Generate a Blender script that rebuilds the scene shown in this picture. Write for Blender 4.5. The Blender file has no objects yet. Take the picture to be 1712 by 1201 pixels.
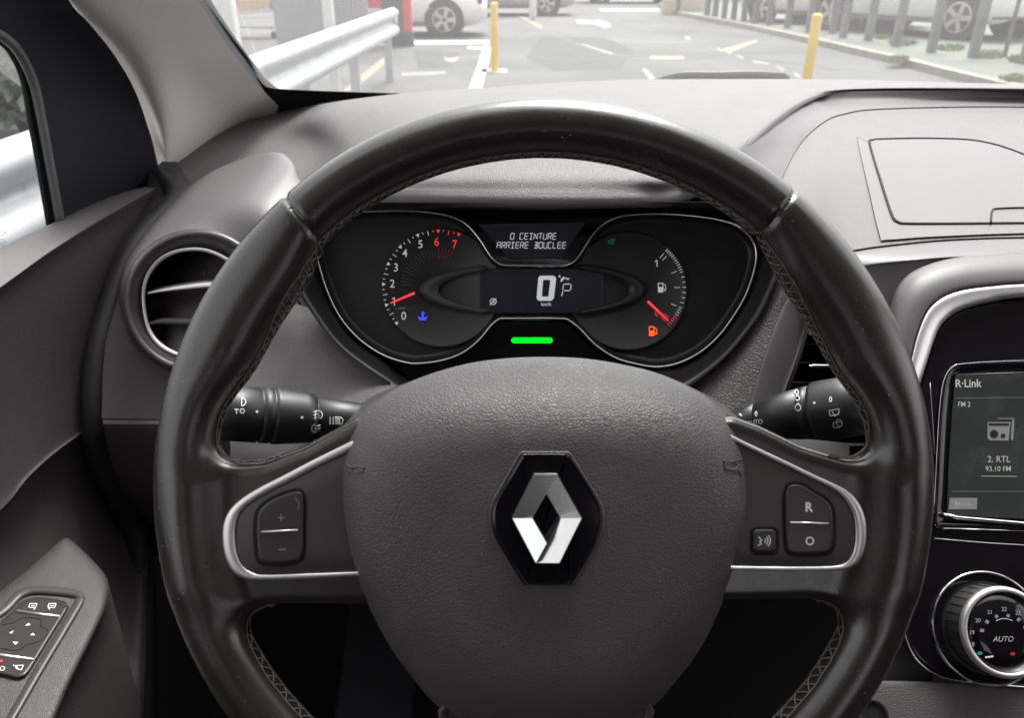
import bpy, math, random
import numpy as np
from mathutils import Vector as V, Matrix
from math import sin, cos, pi, radians, sqrt, atan2, exp
random.seed(7)
D = bpy.data
SC = bpy.context.scene
COL = SC.collection
# ------------------------------------------------------------------ camera
FPX = 1318.0; TH = radians(26.6); CZ = 1.30
CAM = V((0, 0, CZ)); RT = V((1, 0, 0)); FW = V((0, cos(TH), -sin(TH))); UP = V((0, sin(TH), cos(TH)))
cd = D.cameras.new("camera"); co = D.objects.new("camera", cd); COL.objects.link(co)
co.location = CAM; co.rotation_euler = (pi/2 - TH, 0, 0)
cd.sensor_width = 36; cd.lens = 36*FPX/1712; cd.clip_start = 0.02; cd.clip_end = 500
cd.dof.use_dof = True; cd.dof.focus_distance = 0.50; cd.dof.aperture_fstop = 15.0
SC.camera = co
# ------------------------------------------------------------------ sky, sun, exposure
w = D.worlds.new("World"); SC.world = w; w.use_nodes = True
nt = w.node_tree; nt.nodes.clear()
sky = nt.nodes.new('ShaderNodeTexSky'); sky.sky_type = 'NISHITA'; sky.sun_disc = False
SUN_EL = radians(62); SUN_AZ = radians(20)     # azimuth measured from +Y (ahead) towards +X
sky.sun_elevation = SUN_EL; sky.sun_rotation = SUN_AZ
sky.air_density = 1.0; sky.dust_density = 4.0; sky.ozone_density = 1.0
hs = nt.nodes.new('ShaderNodeHueSaturation'); hs.inputs['Saturation'].default_value = 0.05
bg = nt.nodes.new('ShaderNodeBackground'); bg.inputs['Strength'].default_value = 0.15
wo = nt.nodes.new('ShaderNodeOutputWorld')
nt.links.new(sky.outputs[0], hs.inputs['Color']); ct = nt.nodes.new('ShaderNodeMix'); ct.data_type = 'RGBA'; ct.blend_type = 'MULTIPLY'; ct.inputs['Factor'].default_value = 1; ct.inputs['B'].default_value = (1, .98, .99, 1)   # warm grey cloud cover
nt.links.new(hs.outputs[0], ct.inputs['A']); nt.links.new(ct.outputs['Result'], bg.inputs[0]); nt.links.new(bg.outputs[0], wo.inputs[0])
sl = D.lights.new("sun", 'SUN'); sl.energy = 1.4; sl.angle = radians(22); sl.color = (1, .975, .95)
so = D.objects.new("sun", sl); COL.objects.link(so)
sdir = V((sin(SUN_AZ)*cos(SUN_EL), cos(SUN_AZ)*cos(SUN_EL), sin(SUN_EL)))
so.rotation_euler = sdir.to_track_quat('Z', 'Y').to_euler(); so.location = (0, 0, 30)
SC.view_settings.view_transform = 'Standard'; SC.view_settings.look = 'None'; SC.view_settings.gamma = 1
SC.view_settings.exposure = 1.6
try:
    SC.cycles.max_bounces = 10; SC.cycles.transparent_max_bounces = 12; SC.cycles.sample_clamp_indirect = 4
except Exception: pass
# ------------------------------------------------------------------ point helpers (photo pixel + one real coordinate -> world)
def ray(px, py):
    return FW + RT*((px-856)/FPX) + UP*((600.5-py)/FPX)
def P(px, py, d): return CAM + ray(px, py)*d
def PZ(px, py, z):
    r = ray(px, py); return CAM + r*((z-CZ)/r.z)
def PX(px, py, x):
    r = ray(px, py); return CAM + r*(x/r.x)
def PY(px, py, y):
    r = ray(px, py); return CAM + r*(y/r.y)
# ------------------------------------------------------------------ materials
def mat(name, col, rough=.5, metal=0, spec=.5, grain=None, emit=None, coat=0, noise=None, mottle=None):
    m = D.materials.new(name); m.use_nodes = True
    n = m.node_tree; b = n.nodes['Principled BSDF']
    b.inputs['Base Color'].default_value = (*col, 1); b.inputs['Roughness'].default_value = rough
    b.inputs['Metallic'].default_value = metal; b.inputs['Specular IOR Level'].default_value = spec
    if coat: b.inputs['Coat Weight'].default_value = coat; b.inputs['Coat Roughness'].default_value = .08
    if emit:
        b.inputs['Emission Color'].default_value = (*emit[0], 1); b.inputs['Emission Strength'].default_value = emit[1]
    tc = n.nodes.new('ShaderNodeTexCoord')
    last = None
    if grain:                       # leather / moulded grain: cells with soft walls
        sc, st = grain
        nz = n.nodes.new('ShaderNodeTexNoise'); nz.inputs['Scale'].default_value = sc*.35; nz.inputs['Detail'].default_value = 2
        mx = n.nodes.new('ShaderNodeVectorMath'); mx.operation = 'MULTIPLY_ADD'
        k = 1.6/sc; mx.inputs[1].default_value = (k, k, k)
        n.links.new(tc.outputs['Object'], nz.inputs['Vector']); n.links.new(nz.outputs['Color'], mx.inputs[0]); n.links.new(tc.outputs['Object'], mx.inputs[2])
        vo = n.nodes.new('ShaderNodeTexVoronoi'); vo.feature = 'DISTANCE_TO_EDGE'; vo.inputs['Scale'].default_value = sc
        n.links.new(mx.outputs[0], vo.inputs['Vector'])
        mr = n.nodes.new('ShaderNodeMapRange'); mr.inputs['From Max'].default_value = .22; mr.interpolation_type = 'SMOOTHSTEP'
        n.links.new(vo.outputs['Distance'], mr.inputs['Value'])
        bu = n.nodes.new('ShaderNodeBump'); bu.inputs['Strength'].default_value = st; bu.inputs['Distance'].default_value = .0004
        n.links.new(mr.outputs[0], bu.inputs['Height']); last = bu
    if noise:
        nz = n.nodes.new('ShaderNodeTexNoise'); nz.inputs['Scale'].default_value = noise[0]; nz.inputs['Detail'].default_value = 4
        n.links.new(tc.outputs['Object'], nz.inputs['Vector'])
        bu = n.nodes.new('ShaderNodeBump'); bu.inputs['Strength'].default_value = noise[1]; bu.inputs['Distance'].default_value = noise[2] if len(noise) > 2 else .0003
        n.links.new(nz.outputs['Fac'], bu.inputs['Height'])
        if last: n.links.new(last.outputs[0], bu.inputs['Normal'])
        last = bu
    if last: n.links.new(last.outputs[0], b.inputs['Normal'])
    if mottle:                      # (scale, colour2, amount, rough2)
        nz = n.nodes.new('ShaderNodeTexNoise'); nz.inputs['Scale'].default_value = mottle[0]; nz.inputs['Detail'].default_value = 6; nz.inputs['Roughness'].default_value = .65
        n.links.new(tc.outputs['Object'], nz.inputs['Vector'])
        rp = n.nodes.new('ShaderNodeMapRange'); rp.inputs['From Min'].default_value = .35; rp.inputs['From Max'].default_value = .65
        n.links.new(nz.outputs['Fac'], rp.inputs['Value'])
        mc = n.nodes.new('ShaderNodeMix'); mc.data_type = 'RGBA'
        mc.inputs['A'].default_value = (*col, 1); mc.inputs['B'].default_value = (*mottle[1], 1)
        n.links.new(rp.outputs[0], mc.inputs['Factor']); n.links.new(mc.outputs['Result'], b.inputs['Base Color'])
        if len(mottle) > 2:
            m2 = n.nodes.new('ShaderNodeMapRange'); m2.inputs['To Min'].default_value = rough; m2.inputs['To Max'].default_value = mottle[2]
            n.links.new(rp.outputs[0], m2.inputs['Value']); n.links.new(m2.outputs[0], b.inputs['Roughness'])
    return m
M = {}
M['leather'] = mat('smooth_leather', (.019, .0145, .014), .20, 0, .9, (900, .07), noise=(260, .08, .0003), mottle=(45, (.023, .0195, .019), .28))
M['cover'] = mat('airbag_grain', (.068, .060, .063), .40, 0, .65, (600, .34), mottle=(60, (.076, .067, .070), .50))
M['dash'] = mat('dash_grain', (.108, .092, .096), .48, 0, .5, (700, .5), mottle=(25, (.115, .101, .106), .54))
M['dashsm'] = mat('dash_smooth', (.094, .082, .087), .46, 0, .5, noise=(1500, .15, .0002))
M['dashcoarse'] = mat('dash_coarse_grain', (.097, .082, .086), .50, 0, .45, (420, .8))
M['dark'] = mat('dark_plastic', (.034, .030, .031), .5, 0, .5, noise=(1800, .2, .0002))
M['darkgrain'] = mat('dark_grain', (.066, .057, .060), .55, 0, .5, (600, .4))
M['doorgrain'] = mat('door_grain', (.060, .051, .054), .52, 0, .5, (620, .45))
M['armrest'] = mat('armrest_grain', (.062, .055, .056), .5, 0, .5, (700, .45))
M['black'] = mat('matt_black', (.008, .008, .009), .7, 0, .3)
M['gloss'] = mat('piano_black', (.006, .005, .007), .08, 0, .5, noise=(8, .05, .001))
M['satin'] = mat('satin_black', (.014, .013, .014), .42, 0, .5)
M['chrome'] = mat('bright_chrome', (.85, .84, .84), .10, 1)
M['badge'] = mat('badge_chrome', (.80, .79, .79), .23, 1, mottle=(50, (.77, .76, .76), .28))
M['silver'] = mat('satin_silver', (.76, .72, .73), .36, .85, noise=(600, .05, .0001))
M['pillar'] = mat('pillar_cloth', (.72, .69, .65), .85, 0, .2, noise=(900, .25, .0004))
M['rubber'] = mat('seal_rubber', (.006, .006, .010), .6, 0, .25, noise=(500, .3, .0003))
M['rubgrey'] = mat('worn_rubber', (.07, .07, .07), .4, 0, .5)
M['thread'] = mat('thread', (.13, .118, .112), .7, 0, .3)
M['print'] = mat('white_print', (.75, .75, .75), .5)
M['dimprint'] = mat('grey_print', (.25, .25, .26), .5)
M['switch'] = mat('switch_plastic', (.034, .029, .029), .34, 0, .5, noise=(1500, .1, .0001))
M['pad'] = mat('spoke_plastic', (.046, .039, .040), .42, 0, .5, noise=(900, .12, .0002))
M['carpet'] = mat('carpet', (.03, .028, .028), .95, 0, .1, noise=(300, .6, .003))
def emat(n, c, s): return mat(n, (c[0]*.3, c[1]*.3, c[2]*.3), .5, emit=(c, s))
M['e_white'] = emat('lit_white', (.75, .75, .85), .19)
M['e_num'] = emat('lit_numerals', (.85, .85, .85), .13)
M['e_red'] = emat('lit_red', (1, .06, .08), .22)
M['e_dred'] = emat('dim_red', (.5, .03, .05), .05)
M['e_needle'] = emat('lit_needle', (1, .05, .08), .32)
M['e_green'] = emat('lit_green', (0, 1, .01), .55)
M['e_dgreen'] = emat('dim_green', (0, .4, .05), .08)
M['e_blue'] = emat('lit_blue', (.04, .05, 1), .6)
M['e_orange'] = emat('lit_orange', (1, .11, .01), .5)
M['e_amber'] = emat('lit_lamp_red', (1, .05, .02), .6)
M['e_text'] = emat('screen_text', (.6, .6, .55), .13)
M['e_dim'] = emat('screen_dim', (.5, .5, .5), .035)
M['lcd'] = mat('lcd_glass', (.006, .006, .010), .35, emit=((.35, .35, .6), .004))
M['dial2'] = mat('blade_grey', (.06, .055, .056), .4)
M['dialgrey'] = mat('dial_ring', (.045, .045, .047), .5)
def glassmat(name, dust, tint=(.93, .97, .95)):  # dust share also puts a pale glare veil over the view outside
    m = D.materials.new(name); m.use_nodes = True; n = m.node_tree; n.nodes.clear()
    out = n.nodes.new('ShaderNodeOutputMaterial'); tr = n.nodes.new('ShaderNodeBsdfTransparent'); tr.inputs[0].default_value = (*tint, 1)
    gl = n.nodes.new('ShaderNodeBsdfGlossy'); gl.inputs['Roughness'].default_value = .01
    tl = n.nodes.new('ShaderNodeBsdfTranslucent'); tl.inputs[0].default_value = (.95, .92, .90, 1)
    fr = n.nodes.new('ShaderNodeFresnel'); fr.inputs[0].default_value = 1.35
    a = n.nodes.new('ShaderNodeMixShader'); a.inputs[0].default_value = dust
    b = n.nodes.new('ShaderNodeMixShader')
    n.links.new(tr.outputs[0], a.inputs[1]); n.links.new(tl.outputs[0], a.inputs[2])
    n.links.new(fr.outputs[0], b.inputs[0]); n.links.new(a.outputs[0], b.inputs[1]); n.links.new(gl.outputs[0], b.inputs[2])
    n.links.new(b.outputs[0], out.inputs[0])
    return m
M['screen'] = glassmat('windscreen_glass', .060)
M['sideglass'] = glassmat('side_glass', .05)
M['lens'] = glassmat('lens', .0, (1, 1, 1))
# ------------------------------------------------------------------ object helpers
def org(o):
    v = V((0, 0, 0))
    while o is not None:
        v += o.location; o = o.parent
    return v
def thing(name, label, cat, loc=(0, 0, 0), group=None, kind=None):
    o = D.objects.new(name, None); COL.objects.link(o); o.location = loc; o.empty_display_size = .05
    o['label'] = label; o['category'] = cat
    if group: o['group'] = group
    if kind: o['kind'] = kind
    return o
def tag(o, label, cat, group=None):
    o['label'] = label; o['category'] = cat
    if group: o['group'] = group
    return o
def mk(name, vs, fs, m, parent=None, smooth=True, label=None):
    me = D.meshes.new(name); g = org(parent) if parent else V((0, 0, 0))
    if isinstance(vs, np.ndarray): vv = (vs - np.array(g)).tolist()
    else: vv = [tuple(V(v)-g) for v in vs]
    me.from_pydata(vv, [], fs if isinstance(fs, list) else fs.tolist()); me.update()
    if smooth: me.polygons.foreach_set('use_smooth', [True]*len(me.polygons))
    me.materials.append(m)
    o = D.objects.new(name, me); COL.objects.link(o)
    if parent: o.parent = parent
    if label: o['label'] = label
    return o
class MB:
    def __init__(s): s.v = []; s.f = []
    def add(s, vs, fs):
        b = len(s.v); s.v += [V(x) for x in vs]; s.f += [tuple(i+b for i in f) for f in fs]; return s
    def make(s, name, m, parent=None, smooth=True, label=None): return mk(name, s.v, s.f, m, parent, smooth, label)
def crp(p0, p1, p2, p3, t):
    return (p1*2 + (p2-p0)*t + (p0*2-p1*5+p2*4-p3)*t*t + (p1*3-p0-p2*3+p3)*t*t*t)*.5
def cr(pts, n, closed=False):
    """catmull-rom through pts, n samples per span"""
    pts = [V(p) for p in pts]; N = len(pts); out = []
    spans = N if closed else N-1
    for i in range(spans):
        if closed: a, b, c, d = pts[(i-1) % N], pts[i], pts[(i+1) % N], pts[(i+2) % N]
        else:
            b, c = pts[i], pts[i+1]
            a = pts[i-1] if i > 0 else b*2-c
            d = pts[i+2] if i+2 < N else c*2-b
        for k in range(n): out.append(crp(a, b, c, d, k/n))
    if not closed: out.append(pts[-1].copy())
    return out
def arcres(pts, n, closed=False):
    """resample polyline evenly by length"""
    q = pts + [pts[0]] if closed else pts
    L = [0]
    for a, b in zip(q, q[1:]): L.append(L[-1]+(b-a).length)
    out = []; j = 0
    m = n if closed else n-1
    for i in range(n):
        t = L[-1]*i/m
        while j < len(L)-2 and L[j+1] < t: j += 1
        s = (t-L[j])/max(1e-12, L[j+1]-L[j]); out.append(q[j].lerp(q[j+1], min(1, s)))
    return out
def gridf(rows, closed=False, flip=False):
    n = len(rows[0]); fs = []
    for r in range(len(rows)-1):
        for i in range(n if closed else n-1):
            j = (i+1) % n
            q = (r*n+i, r*n+j, (r+1)*n+j, (r+1)*n+i)
            fs.append(q[::-1] if flip else q)
    return [v for r in rows for v in r], fs
def loft(name, rows, m, parent, nu=8, nv=6, closed=False, thick=0, label=None, lin=False):
    """rows: lists of control points, matched by index"""
    R = [cr(r, nu, closed) for r in rows]
    if lin: G = R
    else:
        cols = [cr([r[i] for r in R], nv) for i in range(len(R[0]))]
        G = [[c[k] for c in cols] for k in range(len(cols[0]))]
    vs, fs = gridf(G, closed)
    o = mk(name, vs, fs, m, parent, True, label)
    if thick:
        s = o.modifiers.new('s', 'SOLIDIFY'); s.thickness = thick; s.offset = 0
    return o
def tube(mb, path, r, n=8, closed=False, cap=True):
    N = len(path); rings = []; prev = None
    for i, p in enumerate(path):
        a = path[(i-1) % N] if (closed or i > 0) else p
        b = path[(i+1) % N] if (closed or i < N-1) else p
        t = (b-a).normalized()
        if prev is None:
            u = t.orthogonal().normalized()
        else:
            u = (prev - t*prev.dot(t)).normalized()
        prev = u; w_ = t.cross(u)
        rr = r[i] if isinstance(r, (list, tuple)) else r
        rings.append([p + (u*cos(2*pi*k/n)+w_*sin(2*pi*k/n))*rr for k in range(n)])
    b0 = len(mb.v)
    if closed: rings.append(rings[0])
    vs, fs = gridf(rings, True)
    if cap and not closed:
        fs = fs + [tuple(range(n))[::-1], tuple((len(rings)-1)*n+k for k in range(n))]
    mb.add(vs, fs)
def box(mb, c, sx, sy, sz, ax=None):
    X, Y, Z = ax if ax else (V((1, 0, 0)), V((0, 1, 0)), V((0, 0, 1)))
    c = V(c); vs = [c + X*(sx/2*i) + Y*(sy/2*j) + Z*(sz/2*k) for i in (-1, 1) for j in (-1, 1) for k in (-1, 1)]
    mb.add(vs, [(0, 1, 3, 2), (4, 6, 7, 5), (0, 4, 5, 1), (2, 3, 7, 6), (0, 2, 6, 4), (1, 5, 7, 3)])
def bevel(o, wd, seg=2):
    b = o.modifiers.new('b', 'BEVEL'); b.width = wd; b.segments = seg; b.limit_method = 'ANGLE'; return o
def lathe(name, c, axis, prof, m, parent, n=64, up=None, sx=1, label=None, cap=True):
    """prof: list of (radius, height along axis)"""
    axis = V(axis).normalized(); u = (up - axis*up.dot(axis)).normalized() if up else axis.orthogonal().normalized(); w_ = axis.cross(u)
    rows = [[V(c)+axis*h+(u*cos(2*pi*k/n)+w_*sin(2*pi*k/n)*sx)*r for k in range(n)] for r, h in prof]
    vs, fs = gridf(rows, True)
    if cap: fs = fs + [tuple((len(rows)-1)*n+k for k in range(n))]
    return mk(name, vs, fs, m, parent, True, label)
def rings_plate(name, outline, hprof, fn, m, parent, label=None, cen=None, n=None):
    """closed pixel outline; hprof list of (scale, height); fn(px,py,h)->world; filled"""
    ol = outline
    if cen is None: cen = (sum(p[0] for p in ol)/len(ol), sum(p[1] for p in ol)/len(ol))
    rows = []
    for s, h in hprof:
        rows.append([fn(cen[0]+(x-cen[0])*s, cen[1]+(y-cen[1])*s, h) for x, y in ol])
    vs, fs = gridf(rows, True)
    k = len(ol); b = (len(rows)-1)*k
    vs = list(vs)+[fn(cen[0], cen[1], hprof[-1][1])]
    fs = fs + [(b+i, b+(i+1) % k, len(vs)-1) for i in range(k)]
    return mk(name, vs, fs, m, parent, True, label)
def inset_rows(outline, offs):
    """outline inset by real offsets (px), list of outlines"""
    n = len(outline); res = []
    area = sum(outline[i][0]*outline[(i+1) % n][1]-outline[(i+1) % n][0]*outline[i][1] for i in range(n))
    sg = 1 if area > 0 else -1
    nrm = []
    for i in range(n):
        a = outline[i-1]; b = outline[(i+1) % n]; dx, dy = b[0]-a[0], b[1]-a[1]; L = math.hypot(dx, dy) or 1
        nrm.append((-dy/L*sg, dx/L*sg))
    return [[(p[0]+q[0]*o, p[1]+q[1]*o) for p, q in zip(outline, nrm)] for o in offs]
def key(name, outline, prof, fn, m, parent, label=None, smooth=True, follow=False):
    """rounded cap: prof list of (inset px, height)"""
    if follow:
        cx = sum(p[0] for p in outline)/len(outline); cy = sum(p[1] for p in outline)/len(outline)
        outs = [[(cx+(x-cx)*(1-a/200), cy+(y-cy)*(1-a/200)) for x, y in outline] for a, _ in prof]
    else: outs = inset_rows(outline, [a for a, _ in prof])
    rows = [[fn(x, y, h) for x, y in o] for o, (_, h) in zip(outs, prof)]
    if follow:
        last = outs[-1]; h = prof[-1][1]; cx = sum(p[0] for p in last)/len(last); cy = sum(p[1] for p in last)/len(last)
        for q in (.9, .75, .6, .45, .3, .15, .03): rows.append([fn(cx+(x-cx)*q, cy+(y-cy)*q, h) for x, y in last])
    vs, fs = gridf(rows, True); k = len(outline); b = (len(rows)-1)*k
    fs = fs + [tuple(b+i for i in range(k))]
    o = mk(name, vs, fs, m, parent, smooth, label)
    o.data.polygons[len(fs)-1].use_smooth = False
    return o
def c2(pts, n, closed=True):
    return [(p.x, p.y) for p in cr([V((x, y, 0)) for x, y in pts], n, closed)]
def rrect(x0, y0, x1, y1, r, n=5):
    o = []
    for cx, cy, a0 in ((x1-r, y1-r, 0), (x0+r, y1-r, 90), (x0+r, y0+r, 180), (x1-r, y0+r, 270)):
        for k in range(n+1):
            a = radians(a0+90*k/n); o.append((cx+r*cos(a), cy+r*sin(a)))
    return o
# flat printing: everything is given in photo pixels and laid on a real surface by fn(px,py)
def seg(mb, fn, x0, y0, x1, y1, wd):
    dx, dy = x1-x0, y1-y0; L = math.hypot(dx, dy) or 1; a, b = -dy/L*wd/2, dx/L*wd/2
    mb.add([fn(x0+a, y0+b), fn(x1+a, y1+b), fn(x1-a, y1-b), fn(x0-a, y0-b)], [(0, 1, 2, 3)])
def pl(mb, fn, pts, wd, closed=False):
    q = list(pts) + ([pts[0]] if closed else [])
    for a, b in zip(q, q[1:]): seg(mb, fn, a[0], a[1], b[0], b[1], wd)
def arc(cx, cy, r, a0, a1, n=12, ry=None):
    ry = ry or r
    return [(cx+r*cos(radians(a0+(a1-a0)*i/n)), cy-ry*sin(radians(a0+(a1-a0)*i/n))) for i in range(n+1)]
def poly(mb, fn, pts):
    mb.add([fn(*p) for p in pts], [tuple(range(len(pts)))])
def textmesh(mb, s, cx, cy, h, fn, sx=1.0, rot=0, bold=0, shear=0):
    cu = D.curves.new('t', 'FONT'); cu.body = s; cu.size = 1; cu.align_x = 'CENTER'; cu.resolution_u = 3; cu.offset = bold; cu.shear = shear
    ob = D.objects.new('t', cu); COL.objects.link(ob)
    dg = bpy.context.evaluated_depsgraph_get(); me = ob.evaluated_get(dg).to_mesh()
    vs = [tuple(v.co) for v in me.vertices]; fs = [tuple(p.vertices) for p in me.polygons]
    ob.evaluated_get(dg).to_mesh_clear(); D.objects.remove(ob); D.curves.remove(cu)
    if not vs: return
    k = h/.70; ymid = .35; c, s_ = cos(radians(rot)), sin(radians(rot))
    out = []
    for x, y, z in vs:
        a, b = x*k*sx, -(y-ymid)*k
        out.append(fn(cx+a*c-b*s_, cy+a*s_+b*c))
    mb.add(out, fs)
def dup(root, loc, label=None):
    r = root.copy(); COL.objects.link(r); r.location = loc
    if label: r['label'] = label
    for ch in list(root.children):
        c = ch.copy(); COL.objects.link(c); c.parent = r
        for g in list(ch.children):
            d = g.copy(); COL.objects.link(d); d.parent = c
    return r
# =================================================================== STEERING WHEEL
DW = .3734
WC = P(908, 812, DW)
BK = -FW
def WL(x, y, z): return WC + RT*(x/1000) + UP*(y/1000) + BK*(z/1000)          # mm in the wheel's own frame
def WP(px, py, z=0):                                                         # photo px, height in mm above the rim plane
    return P(px, py, DW - z/1000)
def wl(px, py, z=0):
    v = WP(px, py, z) - WC; return (v.dot(RT)*1000, v.dot(UP)*1000)
wheel = thing('steering_wheel', 'black leather steering wheel with stitched rim, grained hub and a chrome diamond badge', 'steering wheel', WC)
def poly_sdf(pts, X, Y):
    d = np.full(X.shape, 1e9); s = np.ones(X.shape); n = len(pts)
    for i in range(n):
        ax, ay = pts[i]; bx, by = pts[i-1]
        ex, ey = bx-ax, by-ay; wx, wy = X-ax, Y-ay
        t = np.clip((wx*ex+wy*ey)/(ex*ex+ey*ey), 0, 1)
        d = np.minimum(d, (wx-ex*t)**2+(wy-ey*t)**2)
        c1 = Y >= ay; c2_ = Y < by; c3 = ex*wy > ey*wx
        flip = (c1 & c2_ & c3) | (~c1 & ~c2_ & ~c3)
        s = np.where(flip, -s, s)
    return s*np.sqrt(d)
def smin(a, b, k):
    h = np.clip(.5+.5*(b-a)/k, 0, 1); return b*(1-h)+a*h-k*h*(1-h)
def extr(d2, Z, z0, z1, r):
    zc, hh = (z0+z1)/2, (z1-z0)/2
    a = d2[:, :, None]+r; b = np.abs(Z-zc)-hh+r
    return np.minimum(np.maximum(a, b), 0)+np.sqrt(np.maximum(a, 0)**2+np.maximum(b, 0)**2)-r
GH = 1.3
gx = np.arange(-192, 192.1, GH); gy = np.arange(-192, 192.1, GH); gz = np.arange(-21, 21.1, GH)
GX, GY = np.meshgrid(gx, gy, indexing='ij'); GZ = gz[None, None, :]
RR, TA = 169.6, 13.8
rad = np.hypot(GX, GY); phi = np.degrees(np.arctan2(GY, GX))
def bump(a, c, wd): return np.exp(-((a-c)/wd)**4)
ee = 9.5*bump(phi, 149, 15)+9.0*bump(phi, 31, 15)
ta = TA+ee/2; tr = RR-ee/2
rim = np.sqrt(((rad-tr)[:, :, None]/(ta/TA)[:, :, None])**2+(GZ*1.0)**2)-TA
rim = rim*1.0
spL = [wl(x, y, 3) for x, y in [(318, 800), (372, 778), (440, 772), (505, 748), (597, 698), (645, 700), (760, 740), (760, 1015), (600, 1014), (470, 1012), (400, 1020), (318, 980)]]
spR = [wl(x, y, 3) for x, y in [(1500, 800), (1440, 775), (1385, 760), (1340, 746), (1270, 712), (1226, 696), (1178, 700), (1060, 740), (1060, 1010), (1200, 1008), (1345, 1004), (1420, 1012), (1500, 980)]]
spB = [wl(x, y, 3) for x, y in [(738, 1120), (1082, 1120), (1050, 1400), (770, 1400)]]
body = rim
for q, k in ((spL, 16), (spR, 16), (spB, 14)):
    e3 = extr(poly_sdf(q, GX, GY), GZ, -11, 6.0, 5.5)
    body = smin(body, e3, k)
# seams cut across the rim
for (x0, y0, x1, y1) in ((480, 330, 533, 397), (1326, 316, 1266, 392)):
    a = wl(x0, y0); b = wl(x1, y1)
    L = math.hypot(b[0]-a[0], b[1]-a[1]); nx, ny = -(b[1]-a[1])/L, (b[0]-a[0])/L
    dist = (GX-a[0])*nx+(GY-a[1])*ny
    gate = (GY > 0)
    body = body + (1.9*np.exp(-(dist/1.0)**2)*gate)[:, :, None]
# the mid circle crease on the inner side where the leather is sewn
def nets(F, ox, oy, oz, h):
    S = F < 0
    A = [S[i:F.shape[0]-1+i, j:F.shape[1]-1+j, k:F.shape[2]-1+k] for i in (0, 1) for j in (0, 1) for k in (0, 1)]
    s = sum(a.astype(np.int8) for a in A); act = (s > 0) & (s < 8)
    I = np.argwhere(act); idx = -np.ones(act.shape, np.int64); idx[act] = np.arange(len(I))
    acc = np.zeros((len(I), 3)); cnt = np.zeros(len(I))
    cs = [(i, j, k) for i in (0, 1) for j in (0, 1) for k in (0, 1)]
    val = {c: F[I[:, 0]+c[0], I[:, 1]+c[1], I[:, 2]+c[2]] for c in cs}
    for a in cs:
        for b in cs:
            if sum(b)-sum(a) == 1 and all(q >= p for p, q in zip(a, b)):
                va, vb = val[a], val[b]; m = (va < 0) != (vb < 0)
                t = np.where(m, va/np.where(m, va-vb, 1), 0)
                for q in range(3): acc[:, q] += np.where(m, a[q]+(b[q]-a[q])*t, 0)
                cnt += m
    vs = (I+acc/cnt[:, None])*h+np.array([ox, oy, oz])
    quads = []
    for ax in range(3):
        o1, o2 = [q for q in range(3) if q != ax]
        sl0 = [slice(1, -1)]*3; sl0[ax] = slice(0, -1); sl1 = list(sl0); sl1[ax] = slice(1, None)
        a, b = S[tuple(sl0)], S[tuple(sl1)]
        E = np.argwhere(a != b); flip = a[a != b]
        E = E+1; E[:, ax] -= 1
        def g(d1, d2):
            q = E.copy(); q[:, o1] -= d1; q[:, o2] -= d2
            return idx[q[:, 0], q[:, 1], q[:, 2]]
        Q = np.stack([g(1, 1), g(0, 1), g(0, 0), g(1, 0)], 1)
        if ax == 1: flip = ~flip
        Q = np.where(flip[:, None], Q, Q[:, ::-1])
        quads.append(Q)
    return vs, np.concatenate(quads)
wv, wq = nets(body, gx[0], gy[0], gz[0], GH)
Rm = np.array([list(RT), list(UP), list(BK)])
wv = wv/1000 @ Rm + np.array(WC)
rim_o = mk('rim', wv, wq, M['leather'], wheel)
sm = rim_o.modifiers.new('s', 'SMOOTH'); sm.iterations = 1; sm.factor = .5
def sdf_at(p):
    f = [(p[0]-gx[0])/GH, (p[1]-gy[0])/GH, (p[2]-gz[0])/GH]
    i = [min(max(int(math.floor(q)), 0), s-2) for q, s in zip(f, body.shape)]; t = [q-k for q, k in zip(f, i)]
    v = 0
    for a in (0, 1):
        for b in (0, 1):
            for c in (0, 1):
                v += body[i[0]+a, i[1]+b, i[2]+c]*(t[0] if a else 1-t[0])*(t[1] if b else 1-t[1])*(t[2] if c else 1-t[2])
    return v
def toskin(p, off=0.0):
    p = list(p)
    for _ in range(6):
        v = sdf_at(p)-off
        g = [(sdf_at([p[j]+(.8 if j == i else 0) for j in range(3)])-sdf_at([p[j]-(.8 if j == i else 0) for j in range(3)]))/1.6 for i in range(3)]
        L = sum(q*q for q in g) or 1
        p = [a-b*v/L for a, b in zip(p, g)]
    return p
# hand stitching on the inner edge: two laced rows with crossing threads
st = MB()
def lace(pxpath, zc=3.5, half=2.2, step=4.6):
    path = [V((*wl(x, y, zc), zc)) for x, y in pxpath]
    path = cr(path, 10); L = sum((a-b).length for a, b in zip(path, path[1:]))
    n = max(4, int(L/step)); q = arcres(path, n)
    A = []; B = []
    for i, p in enumerate(q):
        j = random.uniform(-.35, .35)
        A.append(V(toskin((p.x, p.y, zc+half+j), .25))); B.append(V(toskin((p.x, p.y, zc-half*1.9+j), .25)))
    for R_ in (A, B):
        tube(st, [WL(*p) for p in cr(R_, 3)], .00030, 5)
    for i in range(n-1):
        for a, b in ((A[i], B[i+1]),) + (((B[i], A[i+1]),) if i % 2 else ()):
            m = V(toskin((a+b)/2, .7)); tube(st, [WL(*p) for p in cr([a, m, b], 3)], .00028, 5)
ucirc = [(908+549*cos(radians(a)), 812-549*sin(radians(a))) for a in range(38, 143, 5)]
lace([(1385, 755), (1418, 740), (1432, 705), (1425, 680), (1404, 645), (1372, 585), (1352, 530), (1335, 480)]+ucirc[1:-1]+[(480, 478), (462, 510), (452, 560), (440, 605), (414, 652), (394, 690), (386, 722), (397, 752), (430, 769), (470, 760)])
lace([(462, 1022), (438, 1040), (432, 1070), (448, 1115), (484, 1165), (520, 1205), (570, 1255), (640, 1300)])
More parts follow.
